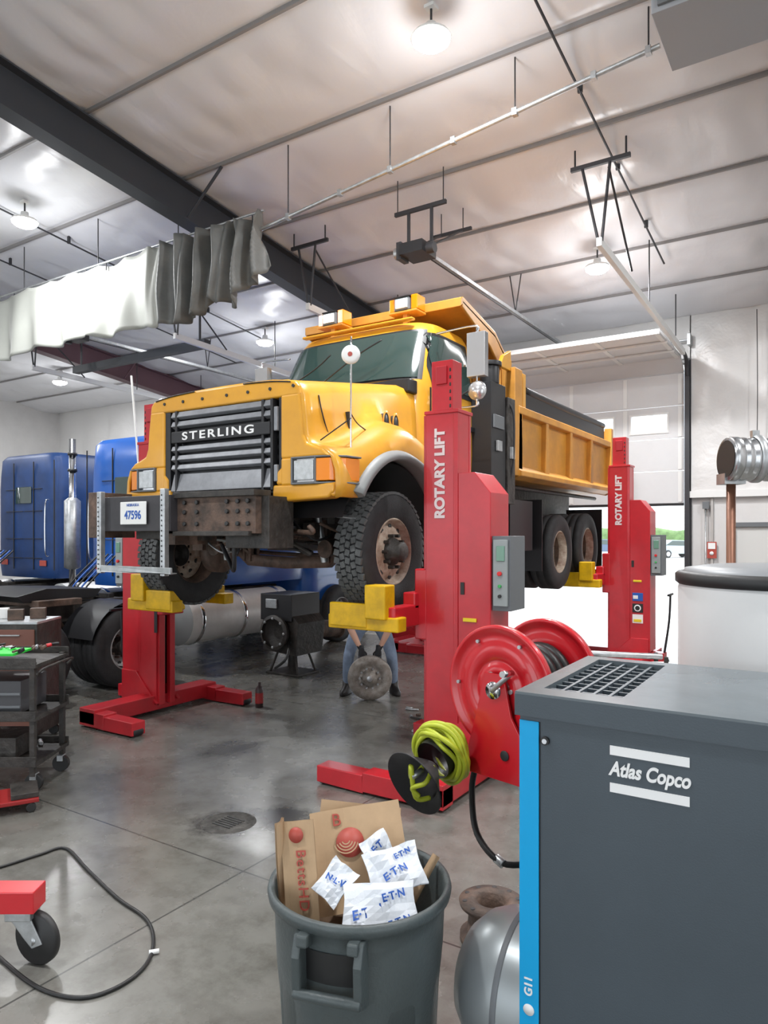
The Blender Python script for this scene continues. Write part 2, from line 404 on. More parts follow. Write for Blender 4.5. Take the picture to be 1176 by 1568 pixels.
m.build('trim_2')
m=M(); m.box((MD[0]+.03,Y1+.02,.02),(MD[1]-.03,Y1+.07,2.12),mat('man_door_white',(.62,.62,.60),.45))
for a,b_ in((MD[0]-.06,MD[0]+.03),(MD[1]-.03,MD[1]+.06)): m.box((a,Y1-.04,0),(b_,Y1+.1,2.2),gry)
m.box((MD[0]-.06,Y1-.04,2.12),(MD[1]+.06,Y1+.1,2.2),gry); m.cyl((MD[0]+.15,Y1+.02,1.0),(MD[0]+.15,Y1-.05,1.0),.02,chrome); m.cyl((MD[0]+.15,Y1-.05,1.0),(MD[0]+.28,Y1-.05,1.0),.012,chrome)
m.box((MD[0]+.1,Y1-.0,.9),(MD[0]+.2,Y1+.03,1.1),chrome)
m.build('door_3',bevel=.004)
m=M(); m.box((2.52,Y1-.08,1.55),(2.68,Y1-.06,1.85),txtr); m.box((2.54,Y1-.09,1.72),(2.66,Y1-.08,1.83),txtw); m.lathe([(0,0),(.035,0),(.035,.005),(0,.005)],(2.6,Y1-.085,1.64),(0,-1,0),txtw,16); m.build('fire_extinguisher_sign')
m=M(); m.box((2.45,Y1-.13,2.45),(2.56,Y1-.06,2.58),gry); m.cyl((2.5,Y1-.1,2.45),(2.5,Y1-.1,.1),.012,galv,8); m.build('wall_conduit')
m=M(); m.tube([(3.35,Y1-.3,5.9),(3.36,Y1-.3,4.5),(3.35,Y1-.3,3.4)],.008,khose,6); m.cb((3.35,Y1-.3,3.3),(.07,.07,.2),txtk); m.build('pull_cord',bevel=.01)
# curtain pipe & curtain
m=M(); YC=1.4
def pz(x): return 5.86+(x+1.9)*.112
m.cyl((-1.9,YC,pz(-1.9)),(3.2,YC,pz(3.2)),.024,galv,12); m.cyl((-13,YC,6.12),(-1.6,YC,6.12),.016,galv,12)
for x in(-1.2,.3,1.8,3.1): m.cyl((x,YC,pz(x)),(x,YC,roofz(YC)-.03),.008,frm,6)
for x in(-1.2,-.4,.3,1.1,1.8,2.6,3.1): m.cb((x,YC,pz(x)),(.05,.06,.07),galv)
for x in(-3.2,-5,-7,-9,-11): m.cyl((x,YC,6.12),(x,YC,roofz(YC)-.03),.008,frm,6)
m.build('curtain_rail_pipe',merge=False)
curt=mat('grey_curtain_vinyl',(.36,.37,.34),.55,var=.12,vscale=1.2); curt2=mat('shaded_curtain_vinyl',(.15,.155,.15),.5,col2=(.09,.095,.092),vscale=2)  # second vinyl is the same curtain, fold shade of the bunch painted in
def cu(u,v):
    x=-12.5+u*10.9
    k=max(0,min(1,(u-.80)/.05)); w=max(0,(u-.84)/.16)
    a0=.05*math.sin(x*9)*(.3+v)+.03*math.sin(x*4+1)+.03*math.sin(x*2.3+v*3); sc=.05*abs(math.sin(x*PI/.62))
    nn=noise.noise(Vector((x*2.2,v*1.2,3)))
    a1=.13*math.sin(x*17+nn*3+v*1.2)*(1-.2*v)+.05*math.sin(x*41+v*5+nn*4)+.08*nn
    a=a0*(1-k)+a1*k
    zt=6.10-sc*(1-k)+k*(.04*math.sin(x*14)-.02)
    zb_=5.0-.05*math.sin(x*1.3)-.03*math.sin(x*5)+k*(.10*math.sin(x*7.3+1)+.05*math.sin(x*19))+.2*w*w
    z=zt+(zb_-zt)*v
    return Vector((x+.04*math.sin(v*6+x*3)*v+.06*nn*v*k,YC+a-.03,z))
m=M(); m.grid(cu,330,16,curt,u0=0,u1=.82); m.grid(cu,190,16,curt2,u0=.82,u1=1)
for i in range(22):
    x=-12.3+i*.5
    if x<-1.7: m.cyl((x,YC,6.10),(x,YC-.0,6.0),.006,frm,5)
m.build('welding_curtain',solid=.006)
for nm,x,ya,yb in(('ceiling_conduit',2.28,-6,6.2),('ceiling_conduit',-5.9,-8,6.0),('ceiling_conduit',-7.6,-8,7)):
    m=M(); m.tube([(x,ya,roofz(ya)-.16),(x,yb,roofz(yb)-.16)],.014,frm,8,sub=1)
    y=ya+.5
    while y<yb: m.cb((x,y,roofz(y)-.11),(.05,.03,.12),frm); y+=1.5
    m.build(nm,merge=False)
m=M(); m.box((-9.2,3.75,5.42),(-5.2,3.9,5.56),steel)
for x in(-9.0,-5.4): m.box((x-.015,3.81,5.56),(x+.015,3.84,roofz(3.8)-.12),frm)
m.build('overhead_strut')
# high bay lights
def highbay(x,y,P=1.0):
    z=roofz(y)-.40
    r=empty('high_bay_light',(x,y,z)); m=M()
    m.lathe([(0,.13),(.05,.13),(.06,.07),(.10,.05),(.17,.025),(.19,-.005),(.17,-.008)],(0,0,0),(0,0,1),white,32)
    m.lathe([(.178,.0),(.172,-.03),(.13,-.065),(.06,-.085),(0,-.09)],(0,0,0),(0,0,1),lamp,32)
    m.cyl((0,0,.13),(0,0,.29),.012,frm,6); m.cb((0,0,.28),(.1,.1,.03),white)
    m.build('fixture',r)
    l=bpy.data.lights.new('bulb','AREA'); l.shape='DISK'; l.size=.32; l.energy=165*P; l.color=(.98,.99,1)
    o=bpy.data.objects.new('bulb',l); o.location=(0,0,-.10); o.parent=r; scene.collection.objects.link(o)
    l=bpy.data.lights.new('glow','POINT'); l.energy=34*P; l.color=(.98,.99,1); l.shadow_soft_size=.25
    o=bpy.data.objects.new('glow',l); o.location=(0,0,-.62); o.parent=r; scene.collection.objects.link(o)
for x,y in((1.4,.37),(1.48,5.4),(1.4,-5),(-5.45,.5),(-5.5,5.7),(-5.4,-5),(-12.7,.7),(-12.7,5.7),(6.5,-2.5),(6.3,4),(-12.7,-5)):
    highbay(x,y)
# unit heater
r=empty('unit_heater',(3.75,1.0,6.42)); m=M()
m.box((-.45,-.42,-.25),(.38,.42,.22),mat('heater_grey',(.30,.31,.33),.5)); m.box((-.40,-.45,-.21),(.33,-.42,.18),gry)
for i in range(6): m.box((-.38,-.47,-.18+i*.06),(.31,-.44,-.16+i*.06),galv)
m.lathe([(.2,0),(.2,.03),(.02,.03)],(0,.42,0),(0,1,0),frm,24)
for a in(-.38,.34):
    for b_ in(-.33,.33): m.cyl((a,b_,.22),(a,b_,roofz(1+b_)-6.42-.04),.01,frm,6)
m.build('heater_cabinet',r,bevel=.01)
# ================================================================ TRUCK
def wheel_mesh(name,R=.525,hw=.145,rim=rimc,front=True,tread=True,root=None,loc=(0,0,0),side=1):
    m=M(); ax=(side,0,0)
    if tread: prof=[(.29,-hw+.02),(.31,-hw),(.42,-hw-.012),(.49,-hw+.0),(.512,-hw+.02),(.512,hw-.02),(.49,hw),(.42,hw+.012),(.31,hw),(.29,hw-.02)]
    else: prof=[(.29,-hw+.02),(.31,-hw),(.42,-hw-.012),(.50,-hw+.0),(.525,-hw+.03),(.525,-.06),(.515,-.055),(.515,-.045),(.525,-.04),(.525,.04),(.515,.045),(.515,.055),(.525,.06),(.525,hw-.03),(.50,hw),(.42,hw+.012),(.31,hw),(.29,hw-.02)]
    m.lathe(prof,(0,0,0),ax,rub,56)
    if tread:
        n=48
        for k in range(n):
            for j in range(5):
                a=2*PI*(k+.5*(j%2))/n; xc=(-2+j)*.055
                w=.0235 if 0<j<4 else .027; L=.026
                c=Vector((xc,math.cos(a)*.519,math.sin(a)*.519)); R_=Matrix.Rotation(a-PI/2,3,'X')
                m.box((c.x-w,c.y-L,c.z-.012),(c.x+w,c.y+L,c.z+.012),rubt,R_@Matrix.Rotation(.25*(1 if j%2 else -1),3,'Z'))
    if front: p=[(.298,hw-.012),(.285,hw-.005),(.272,.06),(.255,.04),(.225,.085),(.16,.105),(.125,.105)]
    else: p=[(.298,hw-.012),(.285,hw-.005),(.272,.02),(.262,-.05),(.22,-.09),(.16,-.105),(.11,-.105)]
    m.lathe(p,(0,0,0),ax,rim,40)
    m.lathe([(.298,-hw+.012),(.27,-hw+.03),(.262,-.03),(.255,.03)],(0,0,0),ax,rust,32)
    o=.105 if front else -.105
    m.lathe([(.125,o),(.12,o+.03),(.085,o+.04),(.085,o+.12),(.07,o+.135),(0,o+.135)],(0,0,0),ax,grm,24)
    for k in range(10):
        a=2*PI*k/10; b_=a+.3
        m.cyl((side*o,math.cos(a)*.145,math.sin(a)*.145),(side*(o+.055),math.cos(a)*.145,math.sin(a)*.145),.017,grm if front else rust,6)
        hh=(.082 if front else -.085)
        m.lathe([(0,0),(.026,0),(.026,.006),(0,.006)],(side*(hh-.0),math.cos(b_)*.222,math.sin(b_)*.222),ax,txtk,12)
    return m.build(name,root,loc=loc,merge=False)
truck=empty('yellow_dump_truck',(0,0,0))
TZ=1.316; AZ=TZ+.525
wheel_mesh('front_wheel_near',loc=(1.12,-.04,AZ),root=truck,side=1)
wheel_mesh('front_wheel_far',loc=(-1.34,-.10,AZ-.07),root=truck,side=-1)
for i,y in enumerate((4.37,5.67)):
    for s in(1,-1):
        z=AZ-.10+i*.05
        wheel_mesh(f'rear_wheel_{i}_{s}_outer',loc=(s*1.12,y,z),root=truck,front=False,tread=False,side=s,rim=rimc)
        wheel_mesh(f'rear_wheel_{i}_{s}_inner',loc=(s*.78,y,z),root=truck,front=False,tread=False,side=s,rim=rimc)
# --- hood
AR=.80;ACZ=1.87
def zbot(y):
    if abs(y)<AR:
        return max(2.29,ACZ+math.sqrt(AR*AR-y*y))
    return 2.29
def hsec(y):
    s=max(0,min(1,(y+.88)/1.73)); w=1
    zt=3.30+.26*s
    zf=2.68+.27*math.exp(-((y-.1)/.55)**2)+.08*s
    zb=zbot(y); f=0
    if y<-.89: f=.025
    z9=max(zf-.17,zb+.05)
    pts=[(0,zt),(.3*w,zt-.003),(.58*w,zt-.012),(.80*w,zt-.04),(.89*w,zt-.085),(.935*w,zt-.17),(.955*w,zt-.34),(.97*w,zf+.12),(1.0*w,zf+.045),(1.08,zf+.02),(1.17,zf-.01),(1.25,zf-.07),(1.29,z9),(1.30,(z9*.5+zb*.5)),(1.295,zb)]
    return [(x*(1-f),y,z-f*.9 if i<10 else z-f*.4) for i,(x,z) in enumerate(pts)]
ys=[-.92,-.885,-.8,-.74,-.69]+[-.66+.06*i for i in range(23)]+[.75,.85]
rings=[]
for y in ys:
    h=hsec(y); rings.append([(-x,yy,z) for x,yy,z in h[::-1]]+h[1:])
m=M(); m.loft(rings,yel,closed=False,caps=False)
ob=m.build('hood_shell',truck); q=ob.modifiers.new('s','SOLIDIFY'); q.thickness=.03; q.offset=-1
m=M()
def fas(poly,y0=-.935,y1=-.78): m.prism(poly,'y',y0,y1,yel)
fas([(-.91,3.12),(.91,3.12),(.895,3.20),(.86,3.235),(.78,3.262),(.3,3.285),(-.3,3.285),(-.78,3.262),(-.86,3.235),(-.895,3.20)])
for s in(-1,1):
    for P in ([(.71,3.14),(.905,3.14),(.93,2.96),(.945,2.80),(.975,2.73),(1.05,2.70),(1.14,2.67),(1.215,2.612),(.71,2.612)],
              [(.71,2.62),(.83,2.62),(.83,2.39),(.71,2.39)],
              [(.62,2.30),(.72,2.26),(1.20,2.28),(1.25,2.33),(1.25,2.40),(.62,2.40)],
              [(.66,2.40),(.73,2.40),(.73,2.56),(.66,2.50)]):
        fas([(s*x,z) for x,z in P])
    m.prism([(s*1.22,-.935),(s*1.27,-.89),(s*1.295,-.80),(s*1.295,-.62),(s*1.2,-.62),(s*1.2,-.8)],'z',2.29,2.405,yel)
m.build('front_fascia',truck,bevel=.02,seg=3)
# headlights
m=M()
for s in(-1,1):
    m.box((min(s*.84,s*1.08),-.915,2.41),(max(s*.84,s*1.08),-.80,2.61),chrome)
    m.box((min(s*.86,s*1.06),-.945,2.43),(max(s*.86,s*1.06),-.90,2.59),lens)
    m.prism([(s*1.08,-.94),(s*1.20,-.915),(s*1.29,-.82),(s*1.312,-.66),(s*1.2,-.66),(s*1.08,-.8)],'z',2.42,2.60,amber)
    for zz in(2.395,2.605): m.prism([(s*.83,-.95),(s*1.08,-.95),(s*1.21,-.92),(s*1.30,-.82),(s*1.32,-.64),(s*1.2,-.64),(s*.83,-.8)],'z',zz,zz+.015,gry)
    for xx in(.83,1.07): m.box((min(s*xx,s*(xx+.015)),-.95,2.40),(max(s*xx,s*(xx+.015)),-.9,2.615),gry)
m.build('headlights',truck,bevel=.006)
# grille
FX=.02
m=M(); m.T=Matrix.Translation((FX,0,0))
m.box((-.69,-.86,2.34),(.69,-.80,3.14),blk)
m.box((-.73,-.92,2.36),(-.66,-.84,3.14),blk); m.box((.66,-.92,2.36),(.70,-.84,3.14),blk)
for z,h in((3.08,.06),(2.995,.055),(2.77,.05),(2.685,.05),(2.60,.05)): m.cb((-.02,-.91,z),(1.22,.05,h),slat,RX(-25))
m.box((-.61,-.955,2.825),(.59,-.9,2.93),blk)
m.cb((-.02,-.9,2.46),(1.22,.05,.17),slat,RX(-15))
for x in(-.56,.50,.60): m.box((x-.014,-.945,2.36),(x+.014,-.88,3.12),blk)
m.cb((.64,-.92,2.95),(.04,.04,.2),slat); m.cb((.64,-.92,2.5),(.04,.04,.14),slat)
m.build('grille',truck,bevel=.006)
text('STERLING',.098,(FX-.02,-.958,2.878),RX(90),txtw,truck,'grille_lettering',space=1.3,sx=1.65,bold=.002)
# fender flares and wells
m=M()
for s in(-1,1):
    rs=[]
    for i in range(25):
        a=math.radians(33+114*i/24); c,sn=math.cos(a),math.sin(a)
        rs.append([(s*x,-c*r_,ACZ+sn*r_) for x,r_ in((1.0,.79),(1.32,.775),(1.365,.79),(1.355,.83),(1.30,.865),(1.0,.85))])
    m.loft(rs,mat('fender_flare_grey',(.22,.23,.23),.5))
    rs=[]
    for i in range(17):
        a=math.radians(20+140*i/16); c,sn=math.cos(a),math.sin(a)
        rs.append([(s*x,-c*.79,ACZ+sn*.76) for x in(.5,1.2)])
    m.loft(rs,blk,closed=False,caps=False)
m.build('fender_flares',truck)
m=M()
for s in(-1,1):
    for dy in(0,.17):
        y=.22+dy; xx=.985
        m.T=Matrix.Translation((s*(xx-.03),y,3.05))@Matrix.Scale(1.9,4,(0,0,1))
        m.lathe([(0,0),(.042,0),(.042,.05),(0,.05)],(0,0,0),(s,0,0),txtk,20)
        m.lathe([(.042,.035),(.055,.045),(.055,.052),(.042,.052)],(0,0,0),(s,0,0),yel,20)
        m.T=Matrix()
    m.cb((s*.965,-.35,2.98),(.05,.02,.16),txtk)
    m.tube([(s*.94,-.72,3.15),(s*.962,-.70,3.0),(s*.975,-.62,2.82),(s*1.05,-.58,2.715)],.006,blk,6)
    m.tube([(s*.30,-.94,3.275),(s*.6,-.94,3.262),(s*.82,-.94,3.235)],.006,grm,6)
for x in(-.7,-.45,-.2,.1,.35,.6,.85): m.cyl((x,-.925,3.2),(x,-.945,3.2),.014,txtk,8)
m.build('hood_vents',truck)
m=M()
p=(1.2,-.62)
m.tube([(p[0],p[1],2.3),(p[0]-.005,p[1],2.9),(p[0],p[1],3.62)],.008,chrome,8)
m.tube([(p[0],p[1],2.98),(1.12,-.4,2.93),(1.05,-.05,2.88)],.006,blk,6); m.tube([(p[0],p[1],2.95),(1.09,-.72,2.84),(1.02,-.8,2.76)],.006,blk,6)
m.lathe([(0,.012),(.05,.01),(.078,0),(.078,-.015),(0,-.02)],(p[0],p[1]-.01,3.47),(0.4,-1,0),white,28)
m.lathe([(0,.014),(.02,.0135)],(p[0],p[1]-.012,3.47),(0.4,-1,0),txtr,14)
m.cb((p[0],p[1],2.5),(.03,.03,.04),blk)
m.build('fender_mirror_rod',truck)
# --- cab
def cring(z,hx,y0,y1,n=5,N=56):
    yc=(y0+y1)/2; hy=(y1-y0)/2; out=[]
    for i in range(N):
        a=2*PI*i/N; c,s_=math.cos(a),math.sin(a)
        out.append((hx*math.copysign(abs(c)**(2/n),c),yc+hy*math.copysign(abs(s_)**(2/n),s_),z))
    return out
KEY=[(2.42,1.03,.74,2.36),(2.9,1.05,.74,2.36),(3.46,1.04,.76,2.36),(3.58,1.03,.82,2.35),(4.18,.93,1.14,2.31),(4.27,.88,1.2,2.29),(4.32,.76,1.32,2.22),(4.34,.5,1.5,2.1)]
m=M(); m.loft([cring(*k) for k in KEY],yel); m.build('cab_shell',truck)
def kint(z):
    for a,b in zip(KEY,KEY[1:]):
        if a[0]<=z<=b[0]:
            t=(z-a[0])/(b[0]-a[0]); return [a[i]+(b[i]-a[i])*t for i in range(4)]
def wind(u,v,off=.014,z0=3.61,z1=4.16,e=.9):
    z=z0+(z1-z0)*v; _,hx,y0,y1=kint(z); x=(-1+2*u)*e
    yc=(y0+y1)/2;hy=(y1-y0)/2
    return Vector((x*hx,yc-hy*(1-abs(x)**5)**.2-off,z+.0))
m=M(); m.grid(lambda u,v:wind(u,v,.008,3.59,4.185,.93),30,8,blk); m.grid(lambda u,v:wind(u,v,.02),30,8,glass)
def sidew(s,u,v,off,ya,yb,z0,z1):
    z=z0+(z1-z0)*v; _,hx,y0,y1=kint(z); yc=(y0+y1)/2;hy=(y1-y0)/2
    y=ya+(yb-ya)*u
    if u<.01: y=max(ya,y0+.16)
    t=min(.98,abs((y-yc)/hy)); return Vector((s*(hx*(1-t**5)**.2+off),y,z))
for s in(-1,1):
    m.grid(lambda u,v:sidew(s,u,v,.008,1.08,2.02,3.5,4.15),12,8,blk); m.grid(lambda u,v:sidew(s,u,v,.016,1.14,1.97,3.55,4.11),12,8,glass)
    for y in(1.0,2.1): m.box((s*1.045-.006,y-.008,2.5),(s*1.045+.006,y+.008,3.5),blk)
    m.box((s*1.06-.015,1.85,3.15),(s*1.06+.015,2.02,3.2),blk)
m.tube([(-.1,.68,3.62),(.3,.76,3.88),(.55,.84,4.02)],.008,blk,6); m.tube([(-.75,.78,3.62),(-.3,.78,3.80),(-.1,.82,3.95)],.008,blk,6)
m.build('cab_windows',truck)
m=M(); m.box((-.95,.72,3.42),(.95,.9,3.56),blk)
m.box((-.75,1.12,4.28),(.75,1.2,4.31),yel)
m.build('cowl',truck,bevel=.02)
for s in(-1,1):
    m=M(); x=.52*s+(.04 if s<0 else 0)
    m.box((x-.03,1.36,4.28),(x+.03,1.42,4.45),org); m.box((x-.18,1.3,4.43),(x+.18,1.52,4.455),org)
    m.box((x-.10,1.30,4.46),(x+.09,1.5,4.60),gry); m.box((x-.085,1.285,4.475),(x+.075,1.30,4.585),lens)
    m.box((x-.18,1.32,4.46),(x-.11,1.5,4.60),amber); m.box((x+.10,1.32,4.46),(x+.18,1.5,4.62),amber); m.box((x-.11,1.29,4.60),(x+.10,1.51,4.615),blk)
    m.build(f'strobe_light_{s}',truck,bevel=.012)
m=M()
for s in(-1,1):
    x=1.46*s; y=1.22
    m.tube([(s*1.0,1.2,4.1),(x-.02*s,y,4.12),(x,y,4.05)],.012,chrome,8); m.tube([(s*1.03,1.2,3.3),(x-.02*s,y,3.3),(x,y,3.36)],.012,chrome,8); m.tube([(s*1.03,1.2,3.3),(x-.02*s,y,3.5)],.01,blk,8)
    m.cyl((x,y,3.3),(x,y,4.1),.01,chrome)
    m.box((x-.1,y-.03,3.60),(x+.1,y+.06,4.05),mat('mirror_housing',(.62,.63,.64),.2,metal=.7))
    m.box((x-.09,y+.055,3.62),(x+.09,y+.07,4.03),glass)
    m.T=Matrix.Translation((x,y,3.46)); m.lathe([(0,-.05),(.07,-.03),(.1,0),(.1,.02),(0,.02)],(0,0,0),(0,1,0),mat('mirror_housing',(.62,.63,.64),.2,metal=.7),24); m.T=Matrix()
m.build('side_mirrors',truck,bevel=.03,seg=3)
m=M()
m.box((1.02,1.98,2.45),(1.28,2.38,3.72),blk); m.box((1.08,2.40,2.35),(1.3,2.62,3.6),grm)
m.cyl((1.18,2.15,3.72),(1.18,2.15,3.92),.11,blk,20); m.cyl((1.18,2.15,3.92),(1.18,2.15,3.97),.14,blk,20)
m.box((1.28,2.02,3.2),(1.30,2.3,3.35),gry); m.cb((1.3,2.15,3.0),(.03,.12,.12),galv); m.cb((1.31,2.5,2.95),(.05,.08,.14),galv)
m.tube([(1.25,2.42,3.6),(1.33,2.5,3.4),(1.33,2.5,2.9),(1.28,2.5,2.6)],.012,blk)
m.box((-1.28,2.0,2.45),(-1.02,2.5,3.6),blk)
m.build('air_cleaner_stack',truck,bevel=.025,seg=3)
# --- dump body
m=M(); A,B=2.74,6.9
m.box((-1.2,A,2.68),(1.2,B,2.78),org)
for s in(-1,1):
    xs=s*1.2
    m.box((min(xs,xs+s*.03),A,2.75),(max(xs,xs+s*.03),B,3.52),org)
    m.prism([(xs,2.66),(xs+s*.14,2.70),(xs+s*.14,2.76),(xs,2.86)],'y',A,B,org)
    m.prism([(xs-s*.02,3.44),(xs+s*.11,3.46),(xs+s*.11,3.55),(xs-s*.02,3.58)],'y',A,B,org)
    for y in(A+.06,3.75,4.75,5.75,B-.07): m.prism([(y-.07,2.74),(y+.07,2.74),(y+.045,3.5),(y-.045,3.5)],'x',min(xs,xs+s*.10),max(xs,xs+s*.10),org)
    m.box((min(xs,xs+s*.05),A+.25,3.57),(max(xs,xs+s*.05),B-.3,3.76),blk)
    m.box((min(xs,xs+s*.12),B-.12,2.66),(max(xs,xs+s*.12),B,3.78),org)
    m.prism([(1.62,4.48),(1.62,4.56),(2.5,4.38),(2.86,4.16),(2.86,2.8),(2.66,2.8),(2.66,4.0),(2.35,4.22)],'x',min(xs-s*.1,xs-s*.13),max(xs-s*.1,xs-s*.13),org)
    m.box((min(xs-s*.06,xs+s*.1),2.62,2.7),(max(xs-s*.06,xs+s*.1),2.86,4.0),org)
    m.box((min(xs-s*.04,xs+s*.08),2.92,3.5),(max(xs-s*.04,xs+s*.08),3.02,3.98),yel)
    m.prism([(2.3,3.95),(2.62,3.95),(2.62,4.2),(2.4,4.1)],'x',min(xs,xs+s*.05),max(xs,xs+s*.05),yel)
m.box((-1.2,A-.05,2.7),(1.2,A+.02,4.12),org)
for x in(-.7,0,.7): m.box((x-.05,A-.11,2.7),(x+.05,A-.04,4.1),org)
m.prism([(1.58,4.48),(1.58,4.58),(1.64,4.60),(2.5,4.42),(2.86,4.18),(2.86,4.10),(2.5,4.34),(1.64,4.52)],'x',-1.08,1.10,org)
m.box((-1.22,B-.04,2.68),(1.22,B+.04,3.75),org)
m.cyl((-1.15,5.9,3.72),(1.15,5.9,3.72),.03,blk)
m.build('dump_body',truck,bevel=.01)
m=M(); m.tube([(1.22,3.1,3.8),(1.23,4.5,3.79),(1.22,6.6,3.8)],.05,blk,10); m.build('tarp_roll',truck)
# --- chassis
m=M()
for s in(-1,1):
    x=s*.43
    m.box((x-.04,-1.1,2.0),(x+.04,7.0,2.27),grm)
    for k in range(5):
        L=.75-.1*k; z=AZ+.1-.025*k+.04
        m.tube([(s*.5,-L,z+.14*(L/.75)**2),(s*.5,-L*.5,z+.035),(s*.5,0,z),(s*.5,L*.5,z+.035),(s*.5,L,z+.14*(L/.75)**2)],.016,rust if k%2 else grm,6)
    m.box((s*.5-.06,-.85,1.95),(s*.5+.06,-.7,2.2),rust); m.box((s*.5-.06,.7,1.95),(s*.5+.06,.85,2.2),grm)
    for a in(-.06,.06): m.cyl((s*.46,a,AZ-.12),(s*.46,a,AZ+.2),.014,rust,8); m.cyl((s*.54,a,AZ-.12),(s*.54,a,AZ+.2),.014,rust,8)
    m.lathe([(.0,0),(.20,0),(.2,.12),(.12,.16),(0,.16)],(s*.86,-.04,AZ-(.05 if s<0 else 0)),(s,0,0),rust,28)
    m.cyl((s*.72,.12,AZ-.02),(s*.72,.28,AZ+.02),.07,rust,14); m.cyl((s*.68,-.1,AZ+.05),(s*.95,-.1,AZ+.05),.05,grm,12)
    m.cyl((s*.70,-.32,AZ+.02),(s*.70,-.14,AZ+.04),.075,grm,16); m.cyl((s*.70,-.33,AZ+.02),(s*.70,-.31,AZ+.02),.082,rust,16)
    m.cb((s*.86,0,AZ),(.12,.14,.3),rust)
    m.cyl((s*.62,-.22,AZ-.1),(s*.58,-.3,AZ+.4),.035,galv,12)
    m.cyl((s*.62,.2,AZ-.1),(s*.6,.28,AZ+.42),.03,blk,12)
    m.tube([(s*.75,-.15,AZ+.2),(s*.65,-.4,AZ+.1),(s*.45,-.5,AZ+.3)],.012,blk,6)
rs=[]
for x,dz in((-1.2,-.04),(-.62,-.02),(-.5,-.11),(0,-.13),(.5,-.11),(.62,-.02),(1.0,0)):
    z=AZ+dz; rs.append([(x,-.05,z-.055),(x,.05,z-.055),(x,.05,z+.055),(x,-.05,z+.055)])
m.loft(rs,rust)
m.tube([(-.95,.25,AZ-.02),(0,.25,AZ-.06),(.85,.25,AZ-.02)],.022,rust,8); m.tube([(.4,-.55,AZ+.15),(.68,-.15,AZ+.1)],.022,rust,8)
m.tube([(-.6,-.35,AZ+.15),(0,-.42,AZ+.12),(.6,-.35,AZ+.15)],.03,rust,8)
m.box((-.35,-.55,2.1),(.35,.9,2.95),grm); m.prism([(-.5,1.95),(.5,1.85),(.8,2.1),(-.6,2.15)],'x',-.24,.24,grm)
m.box((-.5,-.78,2.3),(.5,-.66,3.1),grm)
m.cyl((-.05,-.6,2.1),(-.05,-.5,2.1),.14,rust,20); m.cyl((.2,-.62,2.2),(.2,-.5,2.2),.09,grm,16)
m.tube([(-.3,-.6,2.1),(-.1,-.65,1.95),(.2,-.6,1.98),(.4,-.5,2.1)],.03,blk,8); m.tube([(.3,-.7,2.3),(.45,-.72,2.1),(.5,-.5,2.05)],.025,blk,8)
m.tube([(-.5,-.5,2.2),(-.65,-.3,2.0),(-.6,.2,1.95)],.03,rust,8)
random.seed(21)
for k in range(26):
    x=random.uniform(-.9,1.0); y=random.uniform(-.95,-.2); z=random.uniform(1.82,2.25)
    m.tube([(x,y,z),(x+random.uniform(-.2,.2),y+random.uniform(-.1,.2),z-random.uniform(0,.15)),(x+random.uniform(-.4,.4),y+random.uniform(0,.3),z+random.uniform(-.1,.1))],random.uniform(.008,.022),random.choice([blk,rust,grm,galv,rust]),6)
for k in range(18):
    x=random.uniform(-.8,.9); y=random.uniform(-.8,-.1); z=random.uniform(1.88,2.2); d=random.uniform(.05,.14)
    m.cb((x,y,z),(d,d*.8,d*1.1),random.choice([grm,rust]),RZ(random.uniform(0,90)))
m.cyl((0,1.2,2.12),(0,3.9,1.95),.055,grm,16); m.box((-.25,.9,1.95),(.25,1.6,2.35),grm)
for y in(1.7,3.4,4.9,6.6): m.box((-.4,y-.05,2.03),(.4,y+.05,2.24),grm)
for i,y in enumerate((4.37,5.67)):
    z=AZ-.1+i*.05
    m.cyl((-.95,y,z),(.95,y,z),.075,grm,16); m.sph((0,y,z),.23,grm,20)
for s in(-1,1):
    m.tube([(s*.5,4.37,AZ+.02),(s*.5,5.02,AZ+.22),(s*.5,5.67,AZ+.05)],.06,grm,8); m.cb((s*.5,5.02,AZ+.2),(.16,.25,.3),grm)
    m.box((min(s*.62,s*1.2),4.97,1.95),(max(s*.62,s*1.2),5.03,2.1),grm)
m.box((.55,2.75,1.78),(1.18,3.5,2.42),blk); m.cyl((.85,3.55,2.0),(.85,3.72,2.0),.15,grm,20)
m.box((.5,1.0,1.85),(1.15,1.9,2.4),grm); m.box((1.0,.95,1.75),(1.2,1.9,1.8),galv); m.box((1.0,.95,2.1),(1.2,1.9,2.14),galv)
m.box((-1.18,1.0,1.8),(-.55,3.3,2.35),grm)
for s in(-1,1):
    m.box((s*.95-.3,3.66,1.5),(s*.95+.3,3.68,2.45),blk); m.box((s*.95-.3,6.45,1.45),(s*.95+.3,6.47,2.4),blk)
    m.cyl((s*1.0,2.6,2.6),(s*1.0,6.9,2.6),.03,grm)
m.box((-.55,A,2.3),(-.38,B,2.66),grm); m.box((.38,A,2.3),(.55,B,2.66),grm)
m.build('chassis',truck,merge=False)
